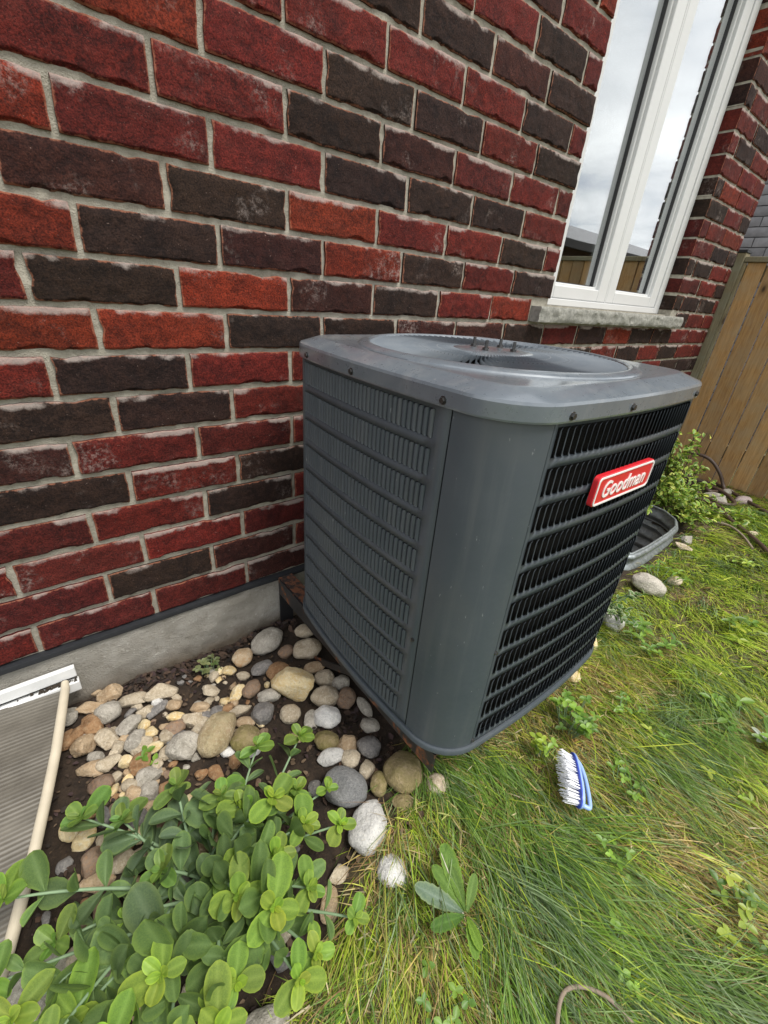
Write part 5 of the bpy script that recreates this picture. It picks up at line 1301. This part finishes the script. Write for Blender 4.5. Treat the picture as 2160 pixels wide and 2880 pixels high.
def tufts(n, per, region, lenr, sig, palette_sets, widr, lift, sag, skip=0.0):
    """locks of blades that share direction, length and tint"""
    out = []
    x0, x1, y0, y1 = region
    cx = gr.uniform(x0, x1, n); cy = gr.uniform(y0, y1, n)
    keep = gr.random(n) < np.clip(1.05-skip*dry(cx, cy), .08, 1); cx, cy = cx[keep], cy[keep]
    for k in range(len(cx)):
        m_ = max(4, int(per*gr.uniform(.4, 1.6))); da = gr.normal(0, .42); th = flow(np.array([cx[k]]), np.array([cy[k]]))[0]+da
        s1, s2 = sig*gr.uniform(.5, 1.5), sig*gr.uniform(.3, .8); u, v = gr.normal(0, s1, m_), gr.normal(0, s2, m_)
        L = gr.uniform(*lenr)
        out.append((cx[k]-np.sin(th)*u+np.cos(th)*v, cy[k]+np.cos(th)*u+np.sin(th)*v, th+gr.normal(0, .10, m_)+u*gr.normal(0, 3.0), L*gr.uniform(.65, 1.1, m_),
                    np.array(palette_sets[-1] if (cx[k] > .95 and gr.random() < .30) else palette_sets[gr.integers(len(palette_sets))])[gr.integers(0, 4, m_)]*gr.uniform(.72, 1.25), gr.normal(lift[0], lift[1])+gr.normal(0, .07, m_)))
    return [np.concatenate([o[i] for o in out]) for i in range(6)]
def tuft_blades(T, widr, sag):
    x, y, a, L, C, be = T
    k = (np.hypot(x-.53, y+.92) > .075*gr.random(len(x))) & (y < edge_y(x)+.02) & ~inside(WELL, x, y) & ~((x > .70) & (x < 1.22) & (y > -.70)); x, y, a, L, C, be = x[k], y[k], a[k], L[k], C[k], np.clip(be[k], .05, 1.2); n = len(x)
    under = (x > .58) & (x < 1.30) & (y > -.84); L = np.where(under, L*.7, L)
    far = np.clip((np.hypot(x-.3, y+1.1)-1.2)/2.0, 0, 1); W = gr.uniform(*widr, n)*1.3*(1+.45*far); dx, dy = np.cos(a), np.sin(a); cu = gr.normal(0, .16, n)
    pa = a+PI/2+gr.normal(0, .5, n); px, py, pz = np.cos(pa)*W/2, np.sin(pa)*W/2, gr.normal(0, .35, n)*W/2; z0 = gz(x, y); sg = gr.uniform(*sag, n)
    K = 6; V = np.zeros((n, K*2, 3), np.float32)
    for i in range(K):
        t_ = i/(K-1); h = L*t_*np.cos(be); lat = cu*L*t_*t_*.5; cx = x+dx*h-dy*lat; cy = y+dy*h+dx*lat
        cz = z0+np.maximum(L*(np.sin(be)*t_-sg*t_*t_), -.006+.020*t_*gr.random(n)); ww = (1-t_)**.6 if i else .8
        for sgn, q in ((-1, 0), (1, 1)):
            V[:, 2*i+q, 0] = cx+sgn*px*ww; V[:, 2*i+q, 1] = cy+sgn*py*ww; V[:, 2*i+q, 2] = cz+sgn*pz*ww
    C = np.repeat((C*gr.uniform(.6, 1.35, (n, 1)))[:, None, :], K*2, 1)
    b = (np.arange(n)*K*2)[:, None]; Qs = [b+np.array([[2*i, 2*i+1, 2*i+3, 2*i+2]]) for i in range(K-1)]
    return V.reshape(-1, 3), np.concatenate(Qs, 0), C.reshape(-1, 3)
def stream(x, y):
    """where the long unmown locks flop over"""
    d1 = np.hypot((x-np.interp(y, [-1.5, -1.3, -1.14, -.77], [.76, .75, .735, .76]))/.115, 0); d2 = np.abs(x-np.interp(y, [-1.35, -1.1, -.95, -.8], [.42, .535, .64, .70]))/.055; d3 = np.hypot((x-1.40)/.30, (y+1.02)/.09)
    return np.clip(np.exp(-np.minimum(np.minimum(d1, d2), d3)**2)*1.25, 0, 1)
DARKG = [(.115, .215, .038), (.150, .265, .048), (.180, .295, .068), (.220, .330, .110)]
parts = []
parts.append(blades(30000, NEARR, (.03, .08), (.0014, .0026), (.28, .20), (.1, .5), STRAW, .8, lambda x, y: .18+.78*dry(x, y)))
parts.append(blades(24000, NEARR, (.02, .055), (.0012, .0022), (.55, .25), (.1, .6), GREEN+LIME+LIME, .9, lambda x, y: (1-.85*dry(x, y))*(1-.6*stream(x, y))))
parts.append(tuft_blades(tufts(760, 26, NEARR, (.05, .125), .028, [GREEN[:4], GREEN[2:6], GREEN[:4], LIME, LIME, STRAW[:4]], None, (.42, .14), None, 1.0), (.0012, .0024), (.16, .42)))
T = tufts(2000, 24, NEARR, (.15, .30), .022, [DARKG, DARKG, GREEN[:4], BLUEG], None, (.34, .09), None, 0.0)
kk_ = gr.random(len(T[0])) < stream(T[0], T[1])*.62-.10; T = [q[kk_] for q in T]
parts.append(tuft_blades(T, (.0013, .0026), (.16, .36)))
parts.append(blades(4000, NEARR, (.10, .22), (.0014, .0026), (.46, .15), (.20, .42), LIME+BLUEG, .35, clump))
parts.append(blades(4500, NEARR, (.07, .16), (.0012, .002), (.30, .15), (.15, .4), STRAW, .5))
parts.append(blades(34000, MIDR, (.035, .09), (.0018, .0032), (.55, .25), (.2, .6), GREEN+LIME+LIME, .7, lambda x, y: 1-.6*dry(x, y)))
parts.append(tuft_blades(tufts(750, 28, MIDR, (.08, .18), .038, [GREEN[:4], GREEN[2:6], BLUEG, LIME, LIME], None, (.42, .14), None, .7), (.0016, .003), (.18, .42)))
parts.append(blades(14000, MIDR, (.03, .09), (.0018, .003), (.35, .25), (.1, .5), STRAW, .8, dry))
parts.append(blades(1300, NEARR, (.015, .045), (.0016, .0032), (.06, .05), (.0, .1), [(.46, .39, .23), (.42, .37, .17), (.34, .37, .12), (.52, .46, .32)], 3.0, None, .018))
parts.append(blades(30000, FARR, (.05, .12), (.003, .006), (.6, .25), (.2, .6), GREEN+LIME, .8))
VV, QQ, CCs = [], [], []; off = 0
for V, Q, C in parts:
    VV.append(V); QQ.append(Q+off); CCs.append(C); off += len(V)
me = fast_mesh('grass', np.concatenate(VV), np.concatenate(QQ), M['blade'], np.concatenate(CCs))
tag(inst('grass', me), 'long combed green lawn grass with straw coloured patches', 'grass', kind='stuff')
# fine grass and roots at the bed edge beside the olive boulder
for (x_, y_, lab_) in ((.72, -1.18, 'small clover sprig by the long grass stream'), (.86, -1.10, 'clover sprig beside the dry straw patch'), (1.28, -.93, 'clover sprig between condenser and far lawn'), (.42, -1.02, 'small clover sprig left of the dandelion'), (1.05, -1.03, 'clover sprig beyond the scrubbing brush'), (1.75, -1.25, 'clover sprig in the far bright lawn')):
    weed('clover_sprig', lab_, x_, y_, 7, .045, .05, .015, DEE, BRI, cat='clover')
